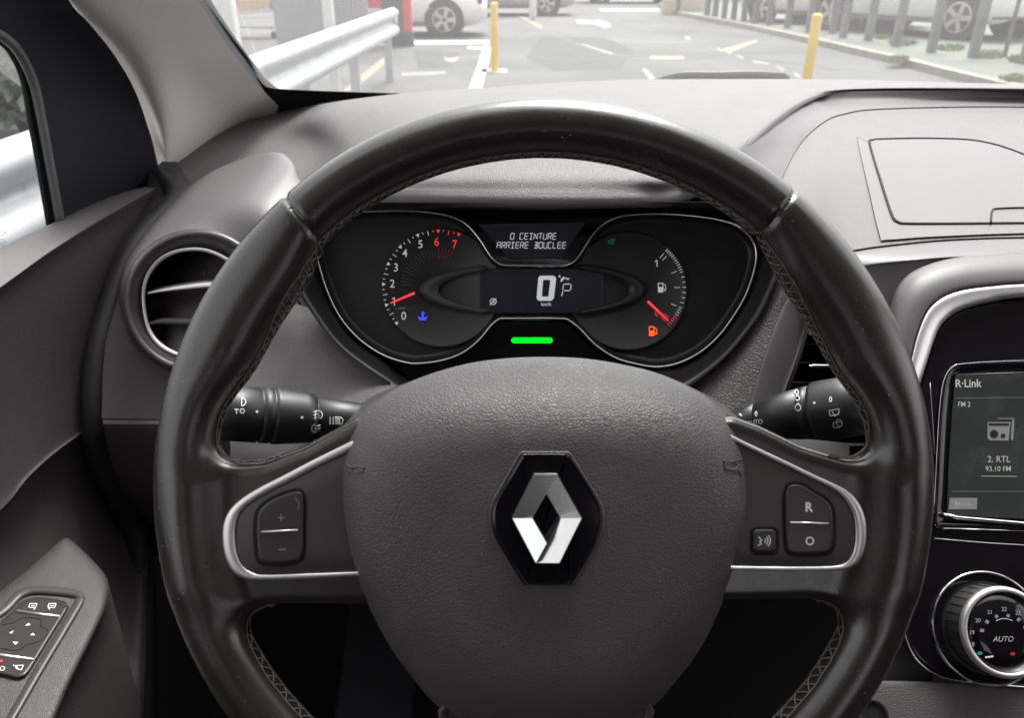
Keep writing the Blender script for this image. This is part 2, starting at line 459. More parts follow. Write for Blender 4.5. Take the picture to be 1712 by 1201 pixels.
lace([(1362, 1010), (1388, 1030), (1397, 1060), (1388, 1100), (1350, 1155), (1300, 1210), (1240, 1265)])
st.make('stitching', M['thread'], wheel)
# hub / airbag cover
hubo = [(908, 597), (840, 600), (774, 610), (704, 631), (645, 659), (600, 695), (579, 735), (568, 780), (567, 830), (572, 880), (582, 930), (598, 975), (620, 1022), (652, 1082), (690, 1135), (735, 1185), (800, 1222), (908, 1236),
        (1020, 1222), (1088, 1185), (1130, 1140), (1168, 1089), (1195, 1038), (1215, 990), (1236, 930), (1248, 885), (1254, 840), (1252, 790), (1244, 745), (1220, 702), (1176, 660), (1110, 628), (1052, 612), (980, 600)]
ho = c2(hubo, 6)
HC = (908, 900)
HT = [0, .02, .05, .08, .12, .16, .2, .25, .3, .36, .42, .5, .58, .66, .75, .85, .93, 1.0]
def hub_s(t, up): return 1-.50*t**(1.5-.5*up)
def hub_h(t, up): return (1-up)*(1+21*(1-(1-t)**2.6)**.8)+up*(-8+30.3*(1-(1-t)**1.9)**.93)
def upn(x, y): return min(1, max(0, (HC[1]-y)/300))**3.5
rows = [[WP(x, y, -11) for x, y in ho]]
for t in HT:
    rows.append([WP(HC[0]+(x-HC[0])*hub_s(t, upn(x, y)), HC[1]+(y-HC[1])*hub_s(t, upn(x, y)), hub_h(t, upn(x, y))) for x, y in ho])
for s_, h_ in ((.35, 23.0), (.2, 23.6), (.08, 23.8)): rows.append([WP(HC[0]+(x-HC[0])*s_, HC[1]+(y-HC[1])*s_, h_) for x, y in ho])
vs, fs = gridf(rows, True); n_ = len(ho); b_ = (len(rows)-1)*n_; vs = list(vs)+[WP(*HC, 23.9)]; fs = fs+[(b_+i, b_+(i+1) % n_, len(vs)-1) for i in range(n_)]
cover = mk('airbag_cover', vs, fs, M['cover'], wheel)
def hubz(px, py):
    a = atan2(py-HC[1], px-HC[0]); r = math.hypot(px-HC[0], py-HC[1])
    R = 1e9; ey = py
    for (x0, y0), (x1, y1) in zip(ho, ho[1:]+ho[:1]):
        d0 = atan2(y0-HC[1], x0-HC[0]); dd = (atan2(y1-HC[1], x1-HC[0])-d0+pi) % (2*pi)-pi; da = (a-d0+pi) % (2*pi)-pi
        if abs(dd) > 1e-9 and 0 <= da/dd <= 1: R = math.hypot(x0-HC[0], y0-HC[1])*(1-da/dd)+math.hypot(x1-HC[0], y1-HC[1])*da/dd; ey = y0; break
    up = upn(0, ey); q = r/R
    for t0, t1 in zip(HT, HT[1:]):
        s0, s1 = hub_s(t0, up), hub_s(t1, up)
        if s0 >= q >= s1:
            w_ = (s0-q)/max(1e-9, s0-s1); return hub_h(t0, up)*(1-w_)+hub_h(t1, up)*w_
    return 23.0
hm = MB()
def on_hub(pts, off=.3): return [WP(x, y, hubz(x, y)+off) for x, y in pts]
tube(hm, cr(on_hub([(579, 773), (585, 781), (600, 781), (611, 782)]), 4), .0003, 6)
tube(hm, cr(on_hub(arc(598, 786, 10, 0, 330, 12, 5)), 3), .00035, 6)
tube(hm, on_hub([(582, 793), (587, 788)]), .0003, 6)
tube(hm, cr(on_hub(arc(1222, 779, 10, 20, 340, 12, 7)), 3), .0004, 6)
tube(hm, cr(on_hub([(1209, 771), (1222, 772), (1238, 769), (1241, 769)]), 4), .0004, 6)
tube(hm, cr(on_hub([(1212, 785), (1225, 787), (1236, 789), (1239, 797)]), 4), .0004, 6)
hm.make('horn_mark', M['cover'], cover)
# badge
EZ = 24.6
bo = c2([(871, 762), (880, 759.5), (943, 759.5), (952, 763), (974, 797), (996, 832), (1004, 850), (1006, 868), (1004, 885), (997, 907), (976, 944), (957, 974), (948, 978.5), (884, 978.5), (874, 975), (853, 942), (831, 904), (824, 885), (822, 866), (824, 848), (834, 826), (852, 795)], 3)
key('badge_surround', bo, [(-5, EZ-5), (-4, EZ-.6), (-2, EZ-.2), (0, EZ-.6)], WP, M['cover'], wheel)
plaque = key('badge_plaque', bo, [(-1, EZ-4), (0, EZ+.2), (1.2, EZ+.5), (2.5, EZ+.35), (6, EZ+.25)], WP, M['gloss'], wheel)
O = {'l': (857, 867), 'tl': (893, 794), 'tr': (931, 794), 'r': (972, 867), 'br': (935, 942), 'bl': (896, 942)}
N_ = {'t': (913.5, 826), 'r': (937, 867.5), 'b': (914, 909), 'l': (890, 868.5)}
em = MB()
def facet(pts, hs):
    em.add([WP(x, y, EZ+h) for (x, y), h in zip(pts, hs)], [tuple(range(len(pts)))])
ho_, hi_ = 3.1, 3.4
hu = lambda p: 3.3-(p[1]-794)/73*.9
hl = lambda p: .4+(p[1]-867)/75*1.5+(57.5-abs(p[0]-914.5))/57.5*6.5
def fc(ps, hf): facet(ps, [hf(p) for p in ps])
mL, mR, nL, nR = (857, 867.2), (972, 867.2), (890, 867.2), (937.5, 867.2)
fc([mL, O['tl'], O['tr'], N_['t'], nL], hu)
facet([O['tr'], mR, nR, N_['t']], [hu(O['tr'])-.1, 2.4, 2.5, hu(N_['t'])+.05])
fc([mL, nL, (914, 909), O['bl']], hl)
hr = lambda p: .3+(p[1]-867)/75*1.5+(p[0]-899)/57.5*5.8
facet([O['bl'], O['br'], mR, nR, N_['b']], [hr(O['bl']), hr(O['br']), hr(mR), hr(nR), hr(N_['b'])])
em.add([WP(*O['bl'], EZ+hr(O['bl'])), WP(*N_['b'], EZ+hr(N_['b'])), WP(*N_['b'], EZ+hl(N_['b'])), WP(*O['bl'], EZ+hl(O['bl']))], [(0, 1, 2, 3)])
for p_, q_, hh_ in ((mL, nL, hl), (nR, mR, hr)): em.add([WP(*p_, EZ+2.4), WP(*q_, EZ+2.4), WP(*q_, EZ+hh_(q_)), WP(*p_, EZ+hh_(p_))], [(0, 1, 2, 3)])
ringp = [(mL, 2.4), (O['tl'], hu(O['tl'])), (O['tr'], hu(O['tr'])), (mR, 2.4), (mR, hr(mR)), (O['br'], hr(O['br'])), (O['bl'], hr(O['bl'])), (O['bl'], hl(O['bl'])), (mL, hl(mL))]
for i in range(9):
    (a, ha), (b, hb) = ringp[i], ringp[(i+1) % 9]
    oa = (914+(a[0]-914)*1.03, 868+(a[1]-868)*1.03); ob = (914+(b[0]-914)*1.03, 868+(b[1]-868)*1.03)
    em.add([WP(*a, EZ+ha), WP(*b, EZ+hb), WP(*ob, EZ+hb-.9), WP(*oa, EZ+ha-.9)], [(0, 1, 2, 3)])
    em.add([WP(*ob, EZ+hb-.9), WP(*oa, EZ+ha-.9), WP(*oa, EZ), WP(*ob, EZ)], [(0, 1, 2, 3)])
inp = [(N_['t'], hu(N_['t'])), (nR, 2.4), (nR, hr(nR)), (N_['b'], hl(N_['b'])), (nL, hl(nL)), (nL, 2.4)]
for i in range(6):
    (a, ha), (b, hb) = inp[i], inp[(i+1) % 6]
    em.add([WP(*a, EZ+ha), WP(*b, EZ+hb), WP(*b, EZ+.3), WP(*a, EZ+.3)], [(0, 1, 2, 3)])
dia = em.make('diamond_emblem', M['badge'], plaque, smooth=False)
# dust and lint caught on the leather
random.seed(11); q = MB()
def speck(p, n, s):
    u = n.orthogonal().normalized(); v = n.cross(u); a = random.uniform(0, pi); k = random.uniform(.6, 2.2)
    u, v = u*cos(a)+v*sin(a), v*cos(a)-u*sin(a)
    q.add([p-u*s*k, p-v*s, p+u*s*k, p+v*s], [(0, 1, 2, 3)])
for _ in range(150):
    a = random.uniform(0, 2*pi); rr_ = RR+random.uniform(-9, 9); pp = toskin([rr_*cos(a), rr_*sin(a), 13], .12)
    speck(WL(*pp), BK, random.uniform(.00010, .00022))
for _ in range(110):
    a = random.uniform(0, 2*pi); rr_ = sqrt(random.random()); x, y = 908+300*rr_*cos(a), 905+270*rr_*sin(a)
    if abs(x-914) < 95 and abs(y-868) < 115: continue
    speck(WP(x, y, hubz(x, y)+.25), BK, random.uniform(.00008, .00018))
o = q.make('dust', mat('lint', (.45, .43, .41), .9), wheel, False); o['kind'] = 'stuff'
# silver trims and switch pads
TZ = 8.6
oL = [(640, 716), (610, 728), (578, 743), (525, 769), (471, 797), (432, 817), (402, 836), (383, 855), (374, 876), (372, 900), (376, 930), (388, 955), (405, 967), (430, 971), (500, 969), (593, 964), (640, 961)]
iL = [(640, 728), (610, 742), (576, 759), (530, 781), (496, 799), (455, 820), (424, 838), (404, 855), (395, 876), (393, 902), (397, 930), (407, 948), (422, 958), (440, 961.5), (500, 960), (593, 956.5), (640, 954)]
oR = [(1190, 711), (1239, 736), (1290, 760), (1330, 779), (1363, 795), (1396, 810), (1419, 823), (1437, 843), (1447, 868), (1449, 895), (1446, 917), (1438, 937), (1422, 950), (1393, 955), (1327, 956), (1233, 954), (1190, 953)]
iR = [(1190, 719), (1242, 745), (1285, 766), (1322, 783), (1356, 800), (1385, 814), (1405, 828), (1419, 846), (1428, 868), (1430, 895), (1428, 917), (1421, 934), (1411, 943), (1393, 947), (1327, 948), (1231, 947), (1190, 946)]
for o_, i_, nm in ((oL, iL, 'l'), (oR, iR, 'r')):
    oo, ii = c2(o_, 5, False), c2(i_, 5, False)
    rows = [[WP(*a, TZ-4) for a in oo], [WP(*a, TZ-.3) for a in oo]]
    for t, h in ((.12, .15), (.5, .5), (.88, .15)):
        rows.append([WP(a[0]+(b[0]-a[0])*t, a[1]+(b[1]-a[1])*t, TZ+h) for a, b in zip(oo, ii)])
    rows += [[WP(*a, TZ-.3) for a in ii], [WP(*a, TZ-3) for a in ii]]
    vs, fs = gridf(rows); mk('spoke_trim', vs, fs, M['silver'], wheel)
    ctr = (560, 870) if nm == 'l' else (1270, 870)
    pad = rings_plate('switch_pad', [((a[0]-ctr[0])*.995+ctr[0], (a[1]-ctr[1])*.99+ctr[1]) for a in ii], [(1, TZ-3), (1, TZ-.8), (.98, TZ-.5), (.6, TZ-.3), (.2, TZ-.3)], WP, M['pad'], wheel, cen=ctr)
    def on(px, py, h=0): return WP(px, py, TZ+1.35+h)
    def rk(outl, hh=1.1):
        key('button_gap', c2(outl, 4), [(-1.5, TZ-.5), (-.5, TZ-.2), (.5, TZ-.18), (3, TZ-.18)], WP, M['black'], pad)
        return key('button', c2(outl, 4), [(5, TZ-.3), (5.2, TZ+hh-.5), (6, TZ+hh-.1), (8, TZ+hh), (11, TZ+hh+.05)], WP, M['switch'], pad)
    if nm == 'l':
        b = rk([(490, 818), (506, 820), (512, 836), (512, 880), (511, 924), (502, 941), (482, 946), (455, 947), (431, 940), (425, 911), (425, 867), (434, 846), (459, 829)])
        q = MB(); pl(q, on, [(464, 866), (476, 866)], 1.6); pl(q, on, [(470, 860), (470, 872)], 1.6); pl(q, on, [(466, 920), (478, 919)], 2.2)
        pl(q, on, arc(487, 845, 13, -35, 60, 10), 1.2); q.make('volume_mark', M['dimprint'], b, False)
        q = MB(); tube(q, [on(437, 890, .0), on(498, 887, .0)], .0005, 8); q.make('divider_bar', M['silver'], b)
    else:
        b = rk([(1309, 824), (1318, 808), (1340, 807), (1362, 820), (1384, 834), (1395, 852), (1397, 880), (1396, 911), (1385, 928), (1350, 931), (1325, 930), (1312, 920), (1309, 890), (1308, 850)])
        q = MB(); textmesh(q, 'R', 1352, 848, 15, on, .95, bold=.035); textmesh(q, 'O', 1354, 905, 14, on, .95, bold=.02); q.make('button_letters', M['print'], b, False)
        q = MB(); tube(q, [on(1321, 874, .0), on(1385, 876, .0)], .0005, 8); q.make('divider_bar', M['silver'], b)
        b = rk(rrect(1254, 881, 1302, 928, 12, 3))
        q = MB(); pl(q, on, [(1268, 898), (1271, 901), (1274, 904), (1270, 906), (1273, 910), (1267, 913)], 1.8)
        for r_ in (5, 9, 13): pl(q, on, arc(1275, 905, r_, -45, 45, 6), 1.7)
        q.make('voice_mark', M['print'], b, False)
# lower spoke plate
lo = c2([(742, 1176), (908, 1200), (1086, 1176), (1065, 1260), (1040, 1345), (908, 1360), (775, 1345), (752, 1260)], 4)
key('lower_trim', lo, [(0, 2), (0, TZ-.5), (2, TZ), (12, TZ+.4), (14, TZ-.6)], WP, M['pad'], wheel)
# =================================================================== STALKS AND COLUMN SHROUD
def stalk(name, label, cat, ax0, ax1, prof, n=48):
    a, b = ax0, ax1; axis = (b-a).normalized(); t = thing(name, label, cat, a)
    o = lathe('lever', a, axis, prof, M['satin'], t, n, up=UP)
    return t, o, axis
# left: from the column (right) out to the left
a0 = P(640, 706, .50); a1 = P(360, 690, .455)
Lx = (a1-a0).length; k = lambda px: (P(px, 0, .47)-P(0, 0, .47)).length
def prof_from(lst, L): return [(r, t*L) for t, r in lst]
PL = [(0, .009), (.20, .0115), (.425, .0128), (.43, .0118), (.438, .0118), (.443, .0150), (.50, .0156), (.56, .0162), (.66, .0170), (.675, .0170), (.68, .0160), (.692, .0160), (.697, .0166), (.745, .0166), (.75, .0157), (.762, .0157), (.767, .0165), (.97, .0160), (1.0, .013), (1.005, .002)]
ls, lo_, lax = stalk('light_stalk', 'left column stalk for headlamps, with lamp symbols printed in white', 'stalk', a0, a1, prof_from(PL, Lx))
def on_lathe(a, axis, prof, off=.0003):
    def fn(px, py):
        r = ray(px, py); r_ = r.normalized(); best = None
        # march the view ray to the turned surface
        t0 = (a-CAM).dot(r_) - .06
        for i in range(900):
            p = CAM + r_*(t0+i*.00015); h = (p-a).dot(axis); rr = (p-a-axis*h).length
            pr = prof[-1][0]
            for (q0, h0), (q1, h1) in zip(prof, prof[1:]):
                if h0 <= h <= h1: pr = q0+(q1-q0)*(h-h0)/max(1e-9, h1-h0); break
            if rr <= pr+off: return p
        return CAM + r_*(a-CAM).dot(r_)
    return fn
fl = on_lathe(a0, lax, prof_from(PL, Lx))
q = MB()
def head(q, fn, cx, cy, s, flip=1, lines='fog'):
    pl(q, fn, arc(cx-3*s*flip, cy, 8*s, -90, 90, 8) if flip > 0 else [(2*cx-3*s*0-x+0, y) for x, y in arc(cx-3*s, cy, 8*s, -90, 90, 8)], 1.5, True)
def lamp(q, fn, cx, cy, s, side):       # D shaped lamp, lines on one side
    D_ = arc(cx, cy, 6*s, -90, 90, 8, 7*s)
    D_ = [(cx+(x-cx)*side, y) for x, y in D_]; pl(q, fn, D_, 1.5, True)
lamp(q, fl, 533, 694, 1, 1); pl(q, fl, [(527, 690), (527, 699)], 1.5)
for yy in (688, 693.5, 699): pl(q, fl, [(524, yy+1), (531, yy-1)], 1.5)
pl(q, fl, [(529, 686), (527, 702)], 1.4)
pl(q, fl, [(528, 704.5), (532, 704.5)], 1.5)
lamp(q, fl, 527, 717, 1, -1)
for yy in (712, 717, 722): pl(q, fl, [(529, yy+1), (536, yy-1)], 1.4)
pl(q, fl, [(533, 710), (531, 724)], 1.3)
for xx in (552, 557): pl(q, fl, [(xx, 697), (xx, 710)], 1.5)
for yy in (698, 701.5, 705, 708.5): pl(q, fl, [(560, yy), (567, yy)], 2)
lamp(q, fl, 568, 704, .9, 1)
pl(q, fl, arc(505, 698.5, 1.3, 0, 360, 8), 2.4); pl(q, fl, arc(429.5, 688.5, 1.3, 0, 360, 8), 2.4)
pl(q, fl, arc(405, 687.5, 3.6, 0, 360, 12), 1.6); pl(q, fl, arc(404, 672, 7, -90, 90, 8), 1.4, True); textmesh(q, 'T', 395.5, 688, 8, fl, bold=.02)
q.make('lamp_symbols', M['print'], lo_, False)
b0 = P(1205, 712, .51); b1 = P(1450, 676, .455)
Rx = (b1-b0).length
PR = [(0, .008), (.20, .0095), (.27, .0110), (.275, .0103), (.285, .0103), (.29, .0115), (.44, .0140), (.585, .0157), (.59, .0148), (.60, .0148), (.605, .0160), (.655, .0162), (.66, .0152), (.67, .0152), (.675, .0172), (.70, .0180), (.85, .0180), (.97, .017), (1.0, .013), (1.005, .002)]
rs, ro_, rax = stalk('wiper_stalk', 'right column stalk for the wipers, with white raindrop and wiper symbols', 'stalk', b0, b1, prof_from(PR, Rx))
fr_ = on_lathe(b0, rax, prof_from(PR, Rx))
q = MB()
textmesh(q, '0', 1264, 692, 8.5, fr_, .8, bold=.03); textmesh(q, 'AUTO', 1262, 706, 7, fr_, .95, rot=-5, bold=.015)
pl(q, fr_, [(1236, 692), (1240, 696)], 3)
for cx, cy, s in ((1334, 682, 1.0), (1333, 666, .75), (1332, 656, .6)):
    pl(q, fr_, [(cx, cy-8*s)]+arc(cx, cy, 5*s, 60, -240, 12, 5*s), 1.5, True)
pl(q, fr_, arc(1361.5, 674, 1.3, 0, 360, 8), 2.4)
textmesh(q, '0', 1388.5, 668, 9, fr_, .85, bold=.03)
pl(q, fr_, [(1386, 687), (1403, 684), (1402, 693), (1388, 696)], 1.6, True); pl(q, fr_, [(1391, 688), (1397, 697)], 1.4)
pl(q, fr_, [(1393, 707), (1408, 705), (1407, 713), (1394, 716)], 1.2, True); pl(q, fr_, [(1398, 705), (1399, 702), (1406, 702)], 1); pl(q, fr_, [(1398, 707), (1404, 717)], 1.1)
q.make('wiper_symbols', M['print'], ro_, False)
# =================================================================== INSTRUMENT CLUSTER
DC = .632
def CP(px, py, h=0): return P(px, py, DC-h)
clus = thing('instrument_cluster', 'black instrument cluster behind the wheel with lit rev counter, seat belt message and fuel gauge', 'instrument cluster', P(900, 480, .66))
ch = [(605, 354), (680, 352), (733, 357), (760, 364), (781, 376), (802, 400), (821, 429), (837, 442), (860, 444), (925, 444), (947, 443), (965, 432), (987, 397), (1008, 375), (1040, 361), (1093, 357.5), (1147, 360), (1200, 367), (1232, 378), (1253, 395), (1264, 418),
      (1262, 448), (1248, 491), (1227, 528), (1200, 564), (1168, 591), (1133, 608), (1099, 614), (1067, 610), (1029, 599), (995, 577), (971, 552), (952, 537), (935, 533), (850, 533), (835, 534), (821, 545), (802, 568), (776, 589), (744, 602), (707, 608), (680, 607), (640, 594), (600, 567), (568, 530), (547, 487), (533, 442), (528, 414), (532, 392), (545, 372), (570, 358)]
chc = c2(ch, 5)
loft('housing', [[CP(x, y, -.05) for x, y in ((480, 352), (900, 345), (1310, 352))], [CP(x, y, -.05) for x, y in ((560, 700), (900, 730), (1220, 700))]], M['black'], clus, 4, 2)
key('dial_face', chc, [(0, -.006), (8, -.012), (14, -.014)], CP, M['gloss'] if 0 else M['satin'], clus)
key('mask', c2([(500, 345), (700, 330), (900, 332), (1150, 330), (1290, 345), (1330, 400), (1280, 540), (1190, 640), (1000, 690), (900, 690), (780, 690), (620, 640), (520, 540), (470, 430)], 6), [(0, -.03), (0, -.020), (5, -.0195)], CP, M['gloss'], clus)
q = MB(); tube(q, [CP(x, y, 0) for x, y in chc], .00105, 8, True); q.make('chrome_outline', M['chrome'], clus)
# wall between the chrome line and the dial face
ro_ = inset_rows(chc, [0, 3, 6]); vs, fs = gridf([[CP(x, y, h) for x, y in o] for o, h in zip(ro_, (0, -.005, -.013))], True); mk('inner_wall', vs, fs, M['satin'], clus)
# outer binnacle ring
bo_ = [(470, 400), (474, 435), (485, 465), (520, 522), (567, 582), (643, 638), (700, 668), (780, 700), (900, 715), (1030, 700), (1105, 675), (1160, 642), (1213, 598), (1250, 555), (1273, 522), (1297, 470), (1308, 440), (1314, 400), (1290, 355), (1200, 338), (900, 340), (600, 338), (500, 350)]
bi_ = [(524, 405), (528, 440), (537, 475), (560, 525), (594, 570), (636, 600), (690, 640), (780, 670), (900, 690), (1020, 670), (1090, 622), (1135, 614), (1175, 594), (1208, 562), (1233, 528), (1255, 490), (1267, 448), (1270, 415), (1255, 380), (1190, 350), (900, 352), (620, 352), (545, 366)]
mid = [((a[0]*.62+b[0]*.38), (a[1]*.62+b[1]*.38)) for a, b in zip(bo_, bi_)]
rows = [[P(x, y, .635) for x, y in c2(bo_, 6)], [P(x, y, .588) for x, y in c2(bo_, 6)], [P(x*.97+m[0]*.03, y*.97+m[1]*.03, .586) for (x, y), m in zip(c2(bo_, 6), c2(mid, 6))], [P(x, y, .600) for x, y in c2(mid, 6)], [P(x, y, .635) for x, y in c2(bi_, 6)]]
vs, fs = gridf(rows, True); mk('binnacle_ring', vs, fs, M['satin'], clus)
FH = -.0115
def cf(px, py, h=0): return CP(px, py, FH+h)
# rev counter
rev = rings_plate('rev_counter', arc(738, 482, 100, 0, 360, 60)[:-1], [(1, FH-.002), (1, FH+.0006), (.97, FH+.0009), (.95, FH)], CP, M['satin'], clus, cen=(738, 482))
q = MB(); qr = MB()
def pol(cx, cy, r, a): return (cx+r*cos(radians(a)), cy-r*sin(radians(a)))
tk = lambda p: cf(p[0], p[1], .0013)
tf = lambda x, y: cf(x, y, .0013)
for i in range(0, 29):
    a = 220-150*i/28; mb = qr if i > 22 else q
    if i % 4 == 0:
        p = pol(735, 480, 96, a+2.0); p2 = pol(735, 480, 96, a-2.0); p3 = pol(735, 480, 90, a); poly(mb, tf, [p, p2, p3])
    else:
        L = 88 if i % 4 == 2 else 92
        seg(mb, tf, *pol(735, 480, 96, a), *pol(735, 480, L, a), 1.1)
q.make('tick_marks', M['e_num'], rev, False); qr.make('red_zone_ticks', M['e_red'], rev, False)
q = MB(); qr = MB()
for i in range(8, 29):
    a = 220-150*i/28; L = 50 if i % 2 else 46
    seg(qr if i > 22 else q, tf, *pol(735, 480, 66, a), *pol(735, 480, L, a), .8)
q.make('inner_ticks', mat('faint', (.03, .03, .03), .5, emit=((.4, .4, .4), .02)), rev, False); qr.make('inner_red_ticks', M['e_dred'], rev, False)
q = MB(); qr = MB()
for s, x, y in (('0', 675, 528), ('2', 656, 474), ('3', 662, 447), ('4', 677, 423), ('5', 703, 408)): textmesh(q, s, x, y, 13.5, tf, .92, bold=.004)
for s, x, y in (('6', 730, 404), ('7', 760, 408)): textmesh(qr, s, x, y, 13.5, tf, .92, bold=.004)
pl(q, tf, [(655.5, 500), (659.5, 497.5), (659.5, 511)], 1.5); q.make('numerals', M['e_num'], rev, False); qr.make('red_numerals', M['e_red'], rev, False)
q = MB(); textmesh(q, 'x1000', 669, 515.5, 4.5, tf, 1.1); q.make('unit_print', M['e_dim'], rev, False)
def needle(p0, p1, par):
    q = MB(); tube(q, [cf(*p0, .006), cf(*p1, .006)], [.00115, .0007], 8); q.make('needle', M['e_needle'], par)
needle((693, 490), (653, 507), rev)
# fuel gauge
fuel = rings_plate('fuel_gauge', arc(1050, 487, 100, 0, 360, 60)[:-1], [(1, FH-.002), (1, FH+.0006), (.97, FH+.0009), (.95, FH)], CP, M['satin'], clus, cen=(1050, 487))
q = MB(); qr = MB()
fa = [50, 47.5, 45, 42.5, 40, 37, 34, 31, 28, 25, 22, 19, 13, 7, 1, -5, -11, -17, -23, -26, -29, -32, -35, -38, -41, -44, -47]
for a in fa:
    seg(qr if a <= -35 else q, tf, *pol(1061, 482, 86, a), *pol(1061, 482, 80, a), 1.1)
for a in (50, 45, 22, 1, -23): seg(q, tf, *pol(1061, 482, 76, a), *pol(1061, 482, 66, a), 1.0)
for a in (-41, -47): seg(qr, tf, *pol(1061, 482, 76, a), *pol(1061, 482, 64, a), 1.0)
pl(q, tf, [(1095, 437.5), (1098.5, 435), (1098.5, 446)], 1.5)
q.make('tick_marks', M['e_num'], fuel, False)
textmesh(qr, '0', 1098, 524, 10, tf, .85); qr.make('reserve_marks', M['e_red'], fuel, False)
def pump(x, y, s, m, nm):
    q = MB()
    X = lambda a: x+a*s; Y = lambda b: y+b*s
    poly(q, tf, [(X(-6), Y(8)), (X(3), Y(8)), (X(3), Y(-1)), (X(-6), Y(-1))]); pl(q, tf, [(X(-6), Y(-7.2)), (X(3), Y(-7.2))], 1.8*s); seg(q, tf, X(-5.3), Y(-8), X(-5.3), Y(0), 1.7*s); seg(q, tf, X(2.3), Y(-8), X(2.3), Y(0), 1.7*s)
    pl(q, tf, [(X(4), Y(-6)), (X(7), Y(-3)), (X(7), Y(4)), (X(5.5), Y(6)), (X(4.4), Y(3)), (X(3), Y(1))], 1.2*s); q.make(nm, m, fuel, False)
pump(1106, 481, 1, M['e_num'], 'pump_symbol'); pump(1091, 554, 1, M['e_orange'], 'low_fuel_lamp')
needle((1083, 504), (1117, 536), fuel)
# centre display
ou = arc(905, 484, 204, 90, 270, 30, 46); inn_ = arc(905, 485, 172, 90, 270, 30, 37)
def ringband(o, i, nm, m):
    rows = [[CP(x, y, FH) for x, y in o], [CP(x, y, FH+.004) for x, y in o], [CP(x, y, FH+.004) for x, y in i], [CP(x, y, FH) for x, y in i]]
    vs, fs = gridf(rows); return mk(nm, vs, fs, m, clus)
ringband([(x, y) for x, y in ou if x < 822], [(x, y) for x, y in inn_ if x < 822][:len([1 for x, y in ou if x < 822])] if 0 else [(905-(905-x)*172/204, 485+(y-484)*37/46) for x, y in ou if x < 822], 'display_surround', M['dialgrey'])
ringband([(905+(905-x)*.86, y) for x, y in ou if x < 835], [(905+(905-x)*.72, 485+(y-484)*37/46) for x, y in ou if x < 835], 'display_surround', M['satin'])
disp = key('centre_display', rrect(800, 449, 1008, 524, 6, 3), [(0, FH+.0005), (0, FH+.0022), (2, FH+.0024)], CP, M['lcd'], clus)
df = lambda x, y: cf(x, y, .0030)
q = MB()
o_ = [(903, 461), (926, 461), (930, 465), (926, 499), (922, 503), (900, 503), (897, 499), (900, 465)]
i_ = [(909, 468), (919, 468), (920, 469), (917, 495), (916, 496), (907, 496), (906, 495), (908, 469)]
o3 = [df(*p) for p in o_]; i3 = [df(*p) for p in i_]
q.add(o3+i3, [(k_, (k_+1) % 8, 8+(k_+1) % 8, 8+k_) for k_ in range(8)])
textmesh(q, 'km/h', 913, 508.5, 6.2, df, .95, bold=.006)
for a in (((943, 475), (954, 475)), ((955, 476), (954, 485)), ((943, 486), (953, 486)), ((942, 476), (941, 485)), ((941, 487), (939, 495))): pl(q, df, a, 1.5)
pl(q, df, [(934, 462), (937, 462)], 3.2); pl(q, df, [(938, 471), (943, 463)], 2.6); pl(q, df, [(938, 466), (942, 468)], 2); pl(q, df, [(944, 467), (947, 464), (949, 468), (952, 465)], 1.3)
pl(q, df, arc(824.5, 504.5, 5, 0, 360, 16), 1.2); textmesh(q, 'A', 824.5, 504.5, 6, df, 1); pl(q, df, [(819, 510), (830, 499)], 1)
q.make('display_text', M['e_white'], disp, False)
# message display: 14-segment letters
msg = key('message_display', [(800, 375), (978, 372), (955, 408), (938, 432), (850, 433), (828, 408)], [(0, -.021), (0, -.0185), (2, -.0183)], CP, M['lcd'], clus)
SG = {'a': ((0, 0), (1, 0)), 'b': ((1, 0), (1, .5)), 'c': ((1, .5), (1, 1)), 'd': ((0, 1), (1, 1)), 'e': ((0, .5), (0, 1)), 'f': ((0, 0), (0, .5)), 'g': ((0, .5), (1, .5)), 'i': ((.5, 0), (.5, 1)), 'k': ((.1, .08), (.9, .92)), 'l': ((.45, .5), (1, 1)), 'h': ((.5, .5), (.5, 1)), 'j': ((.5, 0), (.5, .5))}
CHS = {'0': 'abcdef', 'C': 'adef', 'E': 'adefg', 'I': 'adi', 'N': 'bcefk', 'T': 'ai', 'U': 'bcdef', 'R': 'abefgl', 'A': 'abcefg', 'B': 'abcdig', 'O': 'abcdef', 'L': 'def'}
mf = lambda x, y: CP(x, y, -.0178)
q = MB()
def lcd(s, x0, y0, adv, w_, h_):
    for c in s:
        for g in CHS.get(c, ''):
            (ax, ay), (bx, by) = SG[g]
            sl_ = lambda x, y: (x0+x*w_+(1-y)*1.3, y0+y*h_)
            p, r = sl_(ax, ay), sl_(bx, by); dx, dy = (r[0]-p[0])*.06, (r[1]-p[1])*.06
            seg(q, mf, p[0]+dx, p[1]+dy, r[0]-dx, r[1]-dy, 1.15)
        x0 += adv
lcd('0 CEINTURE', 853, 390, 7.85, 5.6, 10); lcd('ARRIERE BOUCLEE', 830.5, 405, 7.8, 5.6, 10)
q.make('message_text', M['e_white'], msg, False)
key('eco_bar', rrect(855, 564.5, 924, 574, 4.6, 4), [(0, -.0195), (0, -.0183), (1, -.018)], CP, M['e_green'], clus)
q = MB()      # blue coolant lamp
pl(q, tf, [(706.5, 521), (706.5, 531)], 2.6); pl(q, tf, [(707, 524), (711, 524)], 1.5); pl(q, tf, [(699, 530), (703, 533), (707, 531), (710, 533), (714, 530)], 2.4); pl(q, tf, [(701, 534.5), (712, 534.5)], 2.0)
q.make('coolant_lamp', M['e_blue'], rev, False)
q = MB(); pl(q, df, arc(1023, 404, 4, 20, 330, 10), 1.1); textmesh(q, 'R', 1024, 404, 4.5, df); pl(q, df, [(1017, 400), (1018, 408)], 1); pl(q, df, [(1029, 399), (1027, 402)], 1.2); q.make('cruise_lamp', M['e_dgreen'], clus, False)
